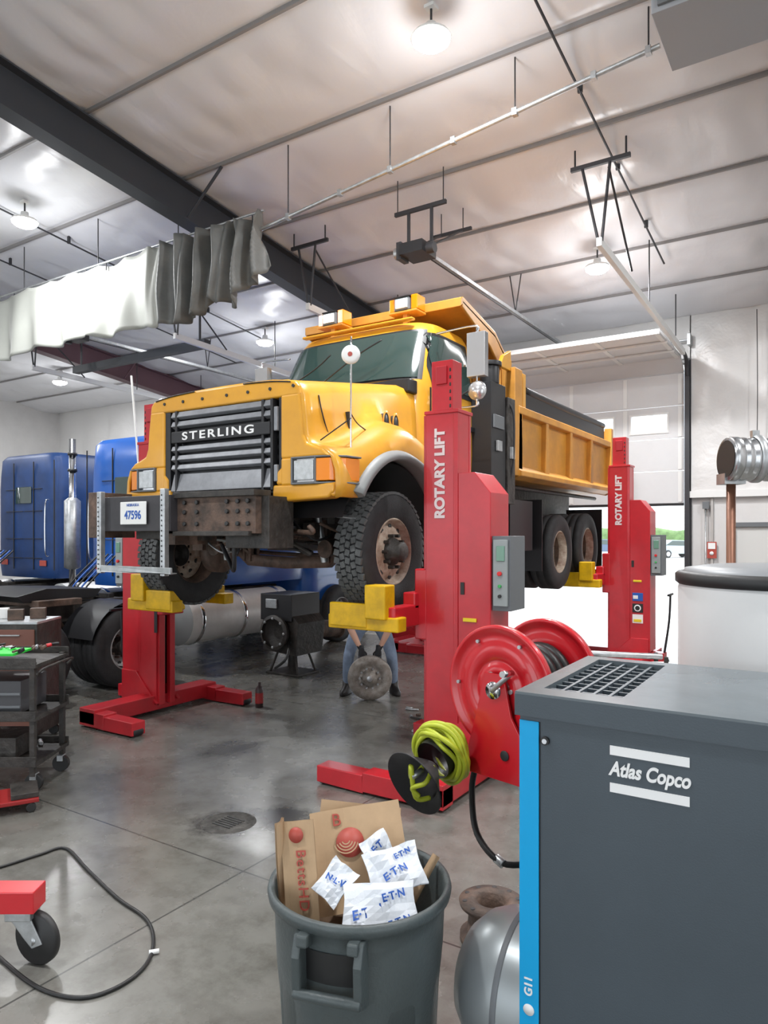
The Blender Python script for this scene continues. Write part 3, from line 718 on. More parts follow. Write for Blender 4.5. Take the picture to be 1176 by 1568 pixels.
# front plow-mount bumper
m=M()
m.box((-1.16,-1.3,2.02),(-.20,-1.12,2.33),mat('bumper_dark_steel',(.045,.042,.047),.5,var=.3,vscale=6))
m.box((-1.30,-1.32,1.96),(-1.17,-.9,2.38),rust)
m.box((-.22,-1.22,2.0),(.70,-1.08,2.34),rust); m.box((-.22,-1.26,2.30),(.72,-1.06,2.35),grm); m.box((-.22,-1.26,1.98),(.66,-1.06,2.02),grm)
m.box((.3,-1.15,1.88),(.78,-.85,2.3),grm); m.box((-.9,-1.1,1.95),(-.5,-.85,2.25),grm)
for s in (-1,1): m.box((s*.43-.06,-1.1,1.9),(s*.43+.06,-.6,2.3),rust)
for x in(-.1,.05,.40,.52,.63):
    for z in(2.08,2.18,2.26): m.cyl((x,-1.225,z),(x,-1.245,z),.02,txtk,8)
for x in(-1.09,-.23):
    m.box((x-.028,-1.36,1.64),(x+.018,-1.345,2.38),galv); m.box((x+.018,-1.36,1.64),(x+.030,-1.31,2.38),galv)
    for k in range(16): m.lathe([(0,0),(.008,0)],(x-.005,-1.362,1.68+k*.043),(0,-1,0),txtk,8)
m.box((-1.04,-1.375,1.66),(-.10,-1.36,1.715),galv); m.box((-1.04,-1.375,1.66),(-.10,-1.31,1.67),galv)
m.tube([(.35,-1.1,1.95),(.3,-1.05,1.7),(.1,-.9,1.75),(-.1,-.8,1.9)],.02,blk,8)
m.build('plow_mount_bumper',truck,bevel=.006)
m=M(); m.box((-.83,-1.325,2.08),(-.48,-1.315,2.28),white); m.build('licence_plate',truck,bevel=.006)
text('47596',.105,(-.655,-1.327,2.16),RX(90),txtb,truck,'plate_number',ext=.001,sx=.85,bold=.002)
text('NEBRASKA',.034,(-.655,-1.327,2.25),RX(90),txtb,truck,'plate_state',ext=.001)
# ================================================================ COLUMN LIFTS
def lift(y,s,dx=0):
    root=empty('mobile_column_lift',(s*dx,y,0)); m=M()
    def bx(a,b,mt): m.box((min(s*a[0],s*b[0]),a[1],a[2]),(max(s*a[0],s*b[0]),b[1],b[2]),mt)
    XO=2.2 if s>0 else 1.90
    bx((1.63,-.14,.1),(1.93,-.10,3.02),red); bx((1.63,.08,.1),(1.93,.12,3.02),red); bx((1.89,-.14,.1),(1.93,.12,3.02),red)
    bx((1.62,-.15,3.0),(1.94,.13,3.03),red)
    bx((1.60,-.12,.1),(1.66,-.04,3.0),red); bx((1.60,.03,.1),(1.66,.10,3.0),red)
    bx((1.7,-.09,.3),(1.75,.07,2.9),blk)
    bx((1.67,-.11,2.9),(1.87,.06,3.45),red); bx((1.72,-.13,3.25),(1.82,-.105,3.4),mat('lift_red_dark',(.4,.01,.02),.4))
    for k in range(6): bx((1.84,-.115,3.05+k*.06),(1.855,-.105,3.08+k*.06),txtk)
    P=[(1.93,.25),(2.22,.25),(2.22,2.33),(2.08,2.50),(1.93,2.50)]
    m.prism([(s*a,b) for a,b in P],'y',-.13,.24,red)
    if s<0: bx((1.61,-.145,.9),(1.66,-.138,1.15),blk)
    m.build('column',root,bevel=.008)
    m=M()
    bx((1.5,-.9,.02),(XO,-.74,.17),red) ; bx((1.5,.62,.02),(XO,.78,.17),red)
    bx((1.06,-.9,.02),(1.5,-.74,.15),red) ; bx((1.06,.62,.02),(1.5,.78,.15),red)
    bx((XO-.25,-.9,.04),(XO,.78,.2),red)
    m.prism([(s*1.6,.12),(s*2.2,.12),(s*2.2,.45),(s*1.95,.45)],'y',-.16,-.12,red); m.prism([(s*1.6,.12),(s*2.2,.12),(s*2.2,.45),(s*1.95,.45)],'y',.14,.18,red)
    for yy in(-.82,.70): m.cyl((s*1.10,yy-.06,.05),(s*1.10,yy+.06,.05),.048,blk,16)
    m.cyl((s*2.35,.0,.1),(s*2.35,.08,.1),.1,blk,20); bx((1.85,-.06,.1),(2.4,.14,.24),red)
    m.tube([(s*2.38,.04,.2),(s*2.45,.04,.7),(s*2.47,.04,1.1)],.018,blk,8); m.cyl((s*2.47,-.12,1.1),(s*2.47,.2,1.1),.018,blk,10)
    m.build('base',root,bevel=.008)
    m=M()
    bx((1.52,-.14,1.1),(1.64,.16,1.7),red); bx((1.44,-.52,1.22),(1.56,.52,1.40),red); bx((1.44,-.2,1.36),(1.56,.2,1.5),red)
    for q in(-1,1):
        ya=q*.47; xi=.9 if q<0 or s>0 else 1.12
        m.box((min(s*xi,s*1.6),ya-.07,1.2),(max(s*xi,s*1.6),ya+.07,1.32),fyel)
        P=[(ya+q*.08,1.22),(ya+q*.08,1.42),(ya+q*.03,1.42),(ya-q*.12,1.26),(ya-q*.12,1.22)]
        if s>0 or q<0: m.prism(P,'x',min(s*(xi+.02),s*1.30),max(s*(xi+.02),s*1.30),fyel)
        m.box((min(s*1.30,s*1.5),ya-.08+q*.03,1.3),(max(s*1.30,s*1.5),ya+.08+q*.03,1.58 if q<0 else 1.4),fyel)
    m.build('wheel_forks',root,bevel=.012)
    m=M()
    bx((2.22,-.10,1.38),(2.38,.20,1.98),mat('control_box_grey',(.13,.14,.15),.45)); bx((2.24,-.125,1.42),(2.36,-.10,1.95),mat('panel_silver',(.30,.33,.33),.4))
    bx((2.27,-.135,1.78),(2.34,-.125,1.9),mat('lcd_green',(.15,.3,.22),.2))
    m.cyl((s*2.30,-.125,1.68),(s*2.30,-.15,1.68),.018,mat('btn_red',(.7,.02,.02),.4),12); m.cyl((s*2.30,-.125,1.58),(s*2.30,-.145,1.58),.014,mat('btn_green',(.05,.4,.1),.4),12); m.cyl((s*2.30,-.125,1.5),(s*2.30,-.145,1.5),.014,txtk,12)
    if s>0:
        bx((1.97,-.145,1.0),(2.12,-.132,1.12),txtb); bx((1.98,-.15,1.03),(2.05,-.144,1.08),txtw); bx((1.97,-.145,.83),(2.12,-.132,.96),txtk); bx((1.97,-.145,.67),(2.12,-.132,.8),txtw)
        bx((1.99,-.155,.69),(2.10,-.145,.73),mat('sticker_yellow',(.8,.6,.02),.5)); bx((1.98,-.145,1.28),(2.10,-.132,1.31),mat('sticker_yellow',(.8,.6,.02),.5))
        m.lathe([(.035,.0),(.05,.0),(.05,.006),(.035,.006)],(s*2.045,-.149,.895),(0,-1,0),txtw,18)
        m.box((1.955,-.14,1.5),(1.99,-.132,1.6),txtk)
    m.build('controls',root,bevel=.004)
    if s>0:
        Rt=RX(90)@RZ(90)
        text('ROTARY LIFT',.125,(s*1.77,-.1435,2.50),Rt,mat('faded_white_lettering',(.72,.62,.62),.5),root,'column_lettering',ext=.002,bold=.006)
for y,s,dx in((0,1,0),(0,-1,.16),(5.65,1,0),(5.65,-1,0)): lift(y,s,dx)
# ================================================================ BLUE TRACTORS
def tractor(name,xc,y0,cabm,sx_=-.25,zt=3.45,mast=True):
    root=empty(name,(xc,y0,0))
    for i,y in enumerate((-1.35,0)):
        for s in(1,-1): wheel_mesh(f'wheel_{i}_{s}',loc=(s*1.1,y,.525),root=root,front=False,tread=False,side=s,rim=rimw); wheel_mesh(f'wheel_in_{i}_{s}',loc=(s*.76,y,.525),root=root,front=False,tread=False,side=s,rim=rimw)
    for s in(1,-1): wheel_mesh(f'wheel_steer_{s}',loc=(s*1.05,4.7,.525),root=root,front=True,tread=False,side=s,rim=rimw)
    m=M()
    for s in(-1,1):
        m.box((s*.42-.04,-2.3,.85),(s*.42+.04,5.4,1.1),grm)
        m.cyl((s*1.0,.95,.76),(s*1.0,3.1,.76),.36,alu,36); 
        for y in(1.15,2.0,2.9): m.lathe([(.364,-.03),(.375,-.03),(.375,.03),(.364,.03)],(s*1.0,y,.76),(0,1,0),chrome,36)
        m.lathe([(.36,0),(.28,-.04),(0,-.05)],(s*1.0,.95,.76),(0,1,0),mat('tank_end_grey',(.25,.26,.26),.5),36)
        m.box((s*.75-.12,-2.36,.88),(s*.75+.12,-2.32,1.0),txtr)
        m.box((s*.95-.3,-2.22,.25),(s*.95+.3,-2.20,1.0),blk)
        m.cyl((s*.3,-.68,.75),(s*.3,-.68,1.0),.12,grm,16)
    for y in(-2.2,-.7,.8,2.4): m.box((-.4,y-.05,.88),(.4,y+.05,1.05),grm)
    for y in(-1.35,0): m.cyl((-.9,y,.53),(.9,y,.53),.08,grm,14); m.sph((0,y,.53),.22,grm,16)
    m.prism([(-1.0,1.14),(.0,1.14),(.1,1.25),(-.7,1.3),(-1.1,1.22)],'x',-.5,.5,blk); m.box((-.65,-.9,1.08),(.65,-.3,1.16),rust)
    m.box((-.45,-2.35,.95),(.45,-2.3,1.08),grm)
    for y in (-1.35,0):
        for s in(-1,1):
            P=[]
            for i in range(13):
                a=math.radians(15+150*i/12); P.append([(s*x,y-math.cos(a)*.6,.53+math.sin(a)*.6) for x in(.6,1.26)])
            if y==0: m.loft(P,blk,closed=False,caps=False)
    for k in range(5): m.tube([(-.25+.1*k,.6,1.7),(-.3+.1*k,.1,1.2),(-.2+.05*k,.4,1.12)],.014,mat('blue_air_line',(.02,.1,.4),.4) if k%2 else khose,6)
    m.build('chassis',root,merge=False,bevel=.006)
    m=M()
    K=[(1.2,1.0,.9,4.0),(1.4,1.02,.88,4.0),(zt-.6,1.02,.88,3.9),(zt-.4,.99,.88,3.7),(zt-.08,.95,.9,3.2),(zt,.88,.96,3.05)]
    m.loft([cring(*k,n=9) for k in K],cabm)
    K2=[(.8,1.05,3.7,5.6),(1.3,1.05,3.7,5.62),(1.85,.95,3.6,5.55),(2.0,.8,3.5,5.4)]
    m.loft([cring(*k,n=6) for k in K2],cabm)
    for s in(-1,1):
        m.box((s*1.03-.01,2.5,2.2),(s*1.03+.01,3.5,2.75),glass)
        for z in(1.55,1.9,2.4,2.8): m.box((s*.3-.28,.865,z),(s*.3+.28,.88,z+.012),txtk)
        m.tube([(s*.8,.87,1.6),(s*.8,.80,1.7),(s*.8,.80,2.5),(s*.8,.87,2.6)],.014,chrome,8)
        m.box((s*.62-.1,.86,1.42),(s*.62+.1,.875,1.52),txtr)
    for x in(-.95,.95,-.32,.32): m.box((x-.008,.862,1.35),(x+.008,.88,zt-.15),txtk)
    m.box((-.25,.86,2.55),(.25,.875,2.85),glass)
    m.build('cab_and_hood',root,bevel=.01)
    m=M()
    x=sx_
    m.cyl((x,.62,1.1),(x,.62,zt),.05,chrome,18); m.lathe([(.06,0),(.12,.03),(.12,1.05),(.06,1.1)],(x,.62,1.45),(0,0,1),galv,24)
    m.cyl((x,.62,zt-.5),(x,.62,zt-.46),.07,txtk); m.cyl((x,.62,zt-.25),(x,.62,zt-.21),.07,txtk)
    m.box((x-.1,.5,1.08),(x+.1,.74,1.14),grm); m.box((min(x,0),.58,1.06),(max(x,0),.66,1.12),grm)
    if mast: m.tube([(.50,.8,1.6),(.42,.78,2.8),(.28,.75,4.3)],.015,white,8)
    m.build('exhaust_stack',root)
tractor('blue_semi_truck',-4.4,.58,blue,-.95)
tractor('blue_semi_truck',-8.0,1.1,blue2,-.6,mast=False)
r=empty('gearbox_assembly',(-2.05,2.5,0)); m=M()
m.prism([(-.3,.35),(.3,.3),(.35,.75),(.1,1.0),(-.3,.95)],'y',-.3,.3,grm); m.box((-.32,-.33,.78),(.25,.3,1.15),blk); m.lathe([(.1,0),(.22,.04),(.25,.12),(.2,.14)],(0,-.30,.62),(0,-1,0),grm,28)
m.cyl((.1,.3,.6),(.1,.9,.55),.13,rust,20); m.lathe([(.08,0),(.16,0),(.16,.04),(.08,.04)],(.1,.9,.55),(0,1,0),rust,20)
for k in range(8):
    a=2*PI*k/8; m.cyl((math.cos(a)*.2,-.42,.62+math.sin(a)*.2),(math.cos(a)*.2,-.45,.62+math.sin(a)*.2),.02,galv,6)
m.box((-.2,-.36,.95),(.0,-.33,1.08),galv)
m.cyl((0,0,.02),(0,0,.34),.06,grm,12); m.box((-.3,-.25,.0),(.3,.25,.03),grm); m.tube([(.2,-.3,.5),(.3,-.5,.3),(.1,-.5,.15)],.02,khose,8)
for a in(-.25,.25):
    for b_ in(-.2,.2): m.cyl((a,b_,.03),(a*.6,b_*.6,.36),.018,grm,8)
m.build('gearbox',r,bevel=.012)
# ================================================================ PERSON + BRAKE DRUM
pr=empty('mechanic',CW(-.17,8.82,0),YAW+PI)   # local +Y faces the photographer after rotation
def skin_body():
    J={}; E=[]
    def j(n,p,r): J[n]=(p,r)
    j('pel',(0,-.26,.90),.135); j('sp1',(0,-.14,1.04),.13); j('sp2',(0,.02,1.15),.15); j('neck0',(0,.16,1.22),.075); j('neck1',(0,.24,1.25),.058)
    for s,t in((1,'L'),(-1,'R')):
        j('hip'+t,(s*.11,-.22,.86),.11); j('thi'+t,(s*.20,-.06,.70),.09); j('kne'+t,(s*.265,.06,.50),.072); j('cal'+t,(s*.28,-.0,.34),.07); j('ank'+t,(s*.29,-.05,.10),.056); 
        j('sh'+t,(s*.17,.12,1.17),.075); j('ua'+t,(s*.22,.16,1.02),.052); j('el'+t,(s*.25,.19,.87),.045); j('fa'+t,(s*.19,.23,.76),.042); j('wr'+t,(s*.12,.25,.62),.028); j('hd'+t,(s*.10,.255,.585),.03)
        E.extend([('pel','hip'+t),('hip'+t,'thi'+t),('thi'+t,'kne'+t),('kne'+t,'cal'+t),('cal'+t,'ank'+t),('sp2','sh'+t),('sh'+t,'ua'+t),('ua'+t,'el'+t),('el'+t,'fa'+t),('fa'+t,'wr'+t),('wr'+t,'hd'+t)])
    E.extend([('pel','sp1'),('sp1','sp2'),('sp2','neck0'),('neck0','neck1')])
    names=list(J); idx={n:i for i,n in enumerate(names)}
    me=bpy.data.meshes.new('b'); me.from_pydata([J[n][0] for n in names],[(idx[a],idx[b]) for a,b in E],[])
    o=bpy.data.objects.new('b',me); scene.collection.objects.link(o)
    q=o.modifiers.new('k','SKIN'); q.use_smooth_shade=True
    sv=me.skin_vertices[0].data
    for n in names: sv[idx[n]].radius=(J[n][1],J[n][1])
    sv[idx['pel']].use_root=True
    o.modifiers.new('ss','SUBSURF').levels=2
    dg=bpy.context.evaluated_depsgraph_get(); dg.update(); bme=bpy.data.meshes.new_from_object(o.evaluated_get(dg)); bpy.data.objects.remove(o)
    jeans=mat('denim',(.24,.31,.43),.85,var=.3,vscale=10,bump=.3,bscale=40); shirt=mat('navy_work_shirt',(.03,.04,.06),.85,bump=.4,bscale=15); sk=mat('skin',(.66,.38,.27),.5); gl=mat('black_glove',(.015,.015,.018),.6)
    bme.materials.clear()
    for x in(jeans,shirt,sk,gl): bme.materials.append(x)
    for p in bme.polygons:
        c=p.center; k=0; p.use_smooth=True
        arm = c.z>.55 and abs(c.x)>.06 and c.z<1.0 and (c.y>.15)
        if c.z>1.0 : k=1
        elif arm and c.z>.93: k=1
        elif arm and c.z>.645: k=2
        elif arm: k=3
        if c.y>.2 and abs(c.x)<.07 and c.z>1.2: k=2
        p.material_index=k
    ob=bpy.data.objects.new('body',bme); scene.collection.objects.link(ob); ob.parent=pr
    m=M(); hair=mat('brown_hair',(.05,.03,.02),.8)
    T=Matrix.Translation((0,.33,1.29))@Matrix.Rotation(math.radians(-50),4,'X'); m.T=T
    def hf(u,v):
        a=2*PI*u;b=PI*v; x=math.sin(b)*math.cos(a);y=math.sin(b)*math.sin(a);z=math.cos(b)
        w=.078*(1-.18*max(0,-z)); return Vector((x*w,y*.095*(1 if y<0 else .95),z*.12))
    m.grid(hf,28,18,sk)
    m.sph((0,.095,-.01),.016,sk,10,(.8,1.1,1.5)); 
    for s in(-1,1):
        m.sph((s*.03,.08,.012),.013,white,10); m.sph((s*.03,.091,.012),.006,txtk,8); m.sph((s*.078,0,-.0),.02,sk,10,(.4,.8,1.4)); m.cb((s*.03,.088,.035),(.03,.008,.006),hair)
    m.sph((0,.083,-.055),.02,mat('lips',(.45,.16,.13),.5),10,(1.1,.4,.3))
    def hr(u,v):
        p=hf(u,v*.52); return Vector((p.x*1.09,p.y*1.09-.008,p.z*1.06+.004))
    m.grid(hr,28,10,mat('work_cap_black',(.02,.02,.025),.7)); m.cb((0,.125,.045),(.13,.09,.008),MATS['work_cap_black'])
    m.T=Matrix(); m.build('head',pr)
    m=M(); bt=mat('black_boot',(.015,.013,.012),.5)
    for s in(-1,1):
        m.T=Matrix.Translation((s*.29,-.05,0))@Matrix.Rotation(-s*.35,4,'Z')
        m.loft([[(w*math.cos(2*PI*i/16),yc+l*math.sin(2*PI*i/16),z) for i in range(16)] for z,w,l,yc in((0.0,.05,.14,.05),(.02,.054,.145,.05),(.05,.052,.14,.05),(.08,.048,.11,.02),(.12,.055,.062,0),(.17,.058,.06,0))],bt)
    m.T=Matrix(); m.build('boots',pr)
    m=M()
    for s in(-1,1):
        wx,wy,wz=s*.10,.262,.585
        m.loft([[(wx+a*math.cos(2*PI*i/14),wy+b*math.sin(2*PI*i/14),z) for i in range(14)] for z,a,b in((.655,.028,.026),(.61,.03,.024),(.57,.04,.019),(.535,.041,.017),(.52,.036,.014))],gl)
        for k in range(4):
            x=wx+(-.031+.0205*k); L=(.036,.042,.045,.034)[k if s>0 else 3-k]
            m.tube([(x,wy,.53),(x,wy+.012,.53-L*.7),(x,wy+.005,.53-L*1.35),(x,wy-.015,.53-L*1.75)],.0088,gl,8,sub=4)
        m.tube([(wx-s*.034,wy,.575),(wx-s*.055,wy-.018,.55),(wx-s*.052,wy-.038,.52)],.0105,gl,8,sub=4)
    m.build('gloved_hands',pr)
skin_body()
m=M(); c=(0,0,0)
m.lathe([(.0,.07),(.04,.07),(.05,.05),(.085,.05),(.09,.01),(.15,.0),(.16,.02),(.262,.02),(.268,.0),(.268,-.05),(.25,-.05),(.25,-.02),(0,-.02)],c,(0,1,0),mat('cast_iron_drum',(.36,.33,.30),.5,metal=.2,col2=(.18,.15,.125),vscale=14),48)
m.lathe([(0,.072),(.03,.072),(.038,.068)],c,(0,1,0),galv,20)
for k in range(10):
    a=2*PI*k/10; m.cyl((math.cos(a)*.12,.0,math.sin(a)*.12),(math.cos(a)*.12,.05,math.sin(a)*.12),.012,galv,8)
bd=m.build('brake_drum'); bd.rotation_euler=(0,0,YAW+PI); bd.location=CW(-.17,8.52,.268)
# ================================================================ AIR COMPRESSOR
cr=empty('air_compressor',(3.725,-3.242,0)); m=M()
W,Dp,H=1.25,.75,1.5
m.box((.0,.0,.36),(W,Dp,1.425),cab_g)
m.box((0.065,-.004,.36),(.067,.0,1.41),blk)
m.box((.0,-.006,.36),(.064,.0,1.41),cyan)
m.box((-.004,.05,.5),(0,.7,1.38),cab_g)
m.build('cabinet',cr,bevel=.012)
m=M()
vx0,vx1,vy0,vy1=.05,.30,.08,.70
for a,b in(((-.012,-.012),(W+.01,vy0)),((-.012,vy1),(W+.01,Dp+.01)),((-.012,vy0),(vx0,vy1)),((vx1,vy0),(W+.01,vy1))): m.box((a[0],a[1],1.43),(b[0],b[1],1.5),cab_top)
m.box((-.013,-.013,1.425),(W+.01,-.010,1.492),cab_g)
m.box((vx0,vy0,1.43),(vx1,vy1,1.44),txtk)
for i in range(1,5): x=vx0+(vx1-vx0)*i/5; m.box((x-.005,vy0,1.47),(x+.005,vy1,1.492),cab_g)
for i in range(1,10): y=vy0+(vy1-vy0)*i/10; m.box((vx0,y-.005,1.465),(vx1,y+.005,1.488),cab_g)
m.build('lid_with_vent',cr)
m=M(); sh=lambda z0,z1,x0,x1:m.prism([(x0,z0),(x1,z0),(x1+.0,z1),(x0,z1)],'y',-.003,.001,txtw)
sh(1.345,1.372,.283,.503); sh(1.235,1.262,.283,.503)
m.cyl((.085,0,1.355),(.085,-.012,1.355),.013,txtk,16); m.cyl((.085,-.012,1.355),(.085,-.015,1.355),.008,chrome,12)
m.box((.80,-.003,.95),(.86,.001,1.2),mat('sticker_yellow',(.8,.6,.02),.5))
m.lathe([(0,0),(.018,0),(.018,.002),(0,.002)],(.032,-.007,.50),(0,-1,0),txtw,20)
m.build('badge_and_lock',cr)
text('Atlas Copco',.058,(.393,-.003,1.304),RX(90),txtw,cr,'front_badge_text',ext=.0015,bold=.0018,space=1.0,sx=.76,shear=.25)
text('G11',.036,(.032,-.008,.575),RX(90)@RZ(90),txtw,cr,'stripe_text',ext=.001,bold=.001)
m=M()
tx,ty,tz=-.13,.26,.39
m.lathe([(0,-.2),(.09,-.19),(.165,-.155),(.22,-.10),(.25,-.03),(.255,.02),(.255,1.2),(.22,1.32),(.09,1.39),(0,1.40)],(tx,ty,tz),(1,0,0),mat('tank_silver_grey',(.36,.39,.40),.36,metal=.4,coat=.2),40)
m.lathe([(.257,0),(.259,.01),(.257,.02)],(tx+.02,ty,tz),(1,0,0),gry,40)
m.cyl((tx+.05,ty,tz+.24),(tx+.05,ty,tz+.30),.025,galv,14)
for x in(.15,1.0):
    for y in(.15,.55): m.box((x-.04,y-.04,0),(x+.04,y+.04,.2),blk)
m.build('air_receiver',cr,bevel=0)
wt=empty('white_storage_tank',(4.375,-1.82,0)); m=M()
m.lathe([(0,0),(.40,0),(.425,.03),(.43,.08),(.43,1.76),(.42,1.79)],(0,0,0),(0,0,1),mat('tank_ivory',(.66,.66,.65),.4,var=.05,vscale=3),64)
m.lathe([(.43,1.775),(.442,1.785),(.442,1.82),(.43,1.83),(.40,1.832)],(0,0,0),(0,0,1),txtk,64)
m.lathe([(.41,1.83),(.40,1.845),(.3,1.86),(0,1.865)],(0,0,0),(0,0,1),mat('tank_lid_grey',(.22,.23,.24),.4),64)
m.cyl((.1,0,1.86),(.1,0,1.9),.04,txtk,20)
m.build('tank_shell',wt)
dr=empty('exhaust_duct',CW(1.95,4.0,2.42),YAW); m=M()
prof=[(0,-.0),(.12,0),(.125,.01),(.125,.05),(.115,.055)]
for k in range(14): prof+=[(.115,.06+k*.05),(.122,.075+k*.05),(.122,.09+k*.05),(.115,.10+k*.05)]
m.lathe(prof,(-.02,0,0),(1,0,-.02),mat('duct_steel',(.5,.51,.52),.25,metal=.9),36); m.lathe([(.124,.0),(.135,.01),(.135,.035),(.124,.045)],(.12,0,0),(1,0,0),galv,36); m.cb((.14,0,.14),(.04,.03,.04),galv)
m.lathe([(0,-.004),(.105,-.004)],(-.02,0,0),(1,0,-.02),txtk,30)
m.cyl((.03,.05,-.1),(.03,.05,-2.42),.025,mat('copper_brown',(.20,.09,.055),.45,metal=.5),14)
m.box((-.03,0,-.14),(.09,.1,-.08),galv)
m.cyl((.03,.05,-2.42),(.03,.05,-2.40),.07,galv,16)
m.build('duct_pipe',dr)
# ================================================================ HOSE REEL
rr=empty('red_hose_reel',(3.37,-2.591,1.343)); m=M(); ax=Vector((.245,.967,0)).normalized()
RR=.27
def disc(o,m):
    m.lathe([(0,0),(.05,0),(.06,-.010),(.105,-.010),(.112,.0),(.125,.0),(.132,-.008),(.19,-.008),(.2,.0),(RR-.03,.0),(RR-.018,-.014),(RR-.005,-.016),(RR,-.010),(RR,.012),(RR-.012,.012),(0,.012)],ax*o,ax,redr,64)
disc(0,m); disc(.34,m)
m.lathe([(.12,0),(.12,.34)],(0,0,0),ax,redr,32)
m.lathe([(0,-.05),(.035,-.05),(.04,-.03),(.045,0)],(0,0,0),ax,chrome,20)
_,u,w=basis(ax)
for k in range(6):
    a=2*PI*k/6; p=(u*math.cos(a)+w*math.sin(a)); m.cyl(p*.07-ax*.02,p*.07,.01,galv,8); m.cyl(p*.22-ax*.014,p*.22,.008,galv,8)
side=Vector((ax.y,-ax.x,0))
m.tube([-ax*.05,-ax*.06+side*.05+Vector((0,0,.04)),-ax*.06+side*.11+Vector((0,0,.09))],.011,galv,8); m.cyl(-ax*.06+side*.11+Vector((0,0,.09)),-ax*.15+side*.13+Vector((0,0,.10)),.013,chrome,12)
for k in range(6): m.tube([ax*(.04+k*.052)+(u*math.cos(t)+w*math.sin(t))*.145 for t in [2*PI*i/16 for i in range(16)]],.024,khose,8,sub=2,closed=True)
m.build('spool',rr)
m=M()
def plate(o):
    pts=[(-.05,.07),(.05,.07),(.09,-.1),(.24,-.33),(.24,-.36),(-.16,-.36),(-.16,-.33),(-.09,-.1)]
    vs=[ax*o+side*a+Vector((0,0,b)) for a,b in pts]+[ax*(o+.012)+side*a+Vector((0,0,b)) for a,b in pts]; n=8
    m.add(vs,[(i,(i+1)%n,n+(i+1)%n,n+i) for i in range(n)]+[tuple(range(n))[::-1],tuple(range(n,2*n))],redr)
plate(-.04); plate(.37)
pts=[(-.04,-.16),(.38,-.16),(.38,.24),(-.04,.24)]
vs=[ax*a+side*b+Vector((0,0,z)) for z in(-.37,-.355) for a,b in pts]; m.add(vs,[(0,1,2,3),(4,7,6,5),(0,4,5,1),(1,5,6,2),(2,6,7,3),(3,7,4,0)],redr)
c=-ax*.042+side*.06+Vector((0,0,-.26)); m.lathe([(0,0),(.022,0),(.022,.004),(0,.004)],c,-ax,txtk,14)
pb=side*.13+ax*.1
m.cyl(pb+Vector((0,0,-1.343)),pb+Vector((0,0,-.36)),.03,txtk,16); m.cyl(pb+Vector((0,0,-1.343)),pb+Vector((0,0,-1.325)),.12,txtk,24)
m.tube([side*-.13+ax*.0+Vector((0,0,-.36)),side*-.15+Vector((0,0,-.47)),side*-.08-ax*.05+Vector((0,0,-.62)),side*.05-ax*.05+Vector((0,0,-.70)),side*.13+ax*.06+Vector((0,0,-.71))],.014,khose,8)
m.cyl(side*.02-ax*.05+Vector((0,0,-.69)),side*.06-ax*.05+Vector((0,0,-.705)),.02,galv,10)
m.build('bracket_and_post',rr,bevel=.003)
hr_=empty('coiled_air_hose',CW(.22,3.02,1.045),YAW); m=M()
a2=Vector((-.66,-.62,-.34)).normalized(); _,u,w=basis(a2)
m.lathe([(.0,-.02),(.03,-.02),(.05,.0),(.13,.09),(.145,.10),(.143,.105),(.045,.01),(0,0)],a2*.025+Vector((-.01,0,-.035)),a2,blk,40)
random.seed(3)
for k in range(10):
    R_=.100+.018*(k%3)+random.uniform(-.006,.008); off=-.0-.028*(k//3)-random.uniform(0,.02); ph=random.uniform(0,6)
    P=[a2*(off+.012*math.sin(3*t+ph))+(u*math.cos(t)*(R_)+w*math.sin(t)*(R_+.008*math.sin(2*t+ph))) for t in [2*PI*i/16 for i in range(16)]]
    m.tube(P,.0105,hose,8,sub=3,closed=True)
m.lathe([(.085,-.12),(.085,.02)],(0,0,0),a2,blk,24)
m.tube([a2*.04+u*.02,a2*.12+u*.04+w*.03,a2*.14-w*.05,a2*.13+Vector((0,0,-.09)),a2*.10+Vector((.04,0,-.11))],.0105,hose,8)
m.tube([a2*.05-u*.03,a2*.13-u*.05+w*.02,a2*.15+Vector((0,0,-.04)),a2*.14+Vector((.02,0,-.08))],.0105,hose,8)
m.cyl(a2*.09+Vector((0,-.01,.0)),a2*.16+Vector((0,0,.01)),.014,galv,10)
m.cyl(-a2*.12,Vector((.24,.2,-.06)),.018,blk,10)
m.build('coil',hr_)
m=M(); m.lathe([(.07,.0),(.155,.0),(.155,.03),(.12,.04),(.11,.16),(.155,.17),(.16,.19),(.1,.20),(.07,.19),(.07,0)],(0,0,0),(0,0,1),rust,36)
for k in range(10):
    a=2*PI*k/10; m.cyl((math.cos(a)*.132,math.sin(a)*.132,.185),(math.cos(a)*.132,math.sin(a)*.132,.197),.012,txtk,10)
m.build('rusty_wheel_hub',loc=CW(.53,3.5,0))
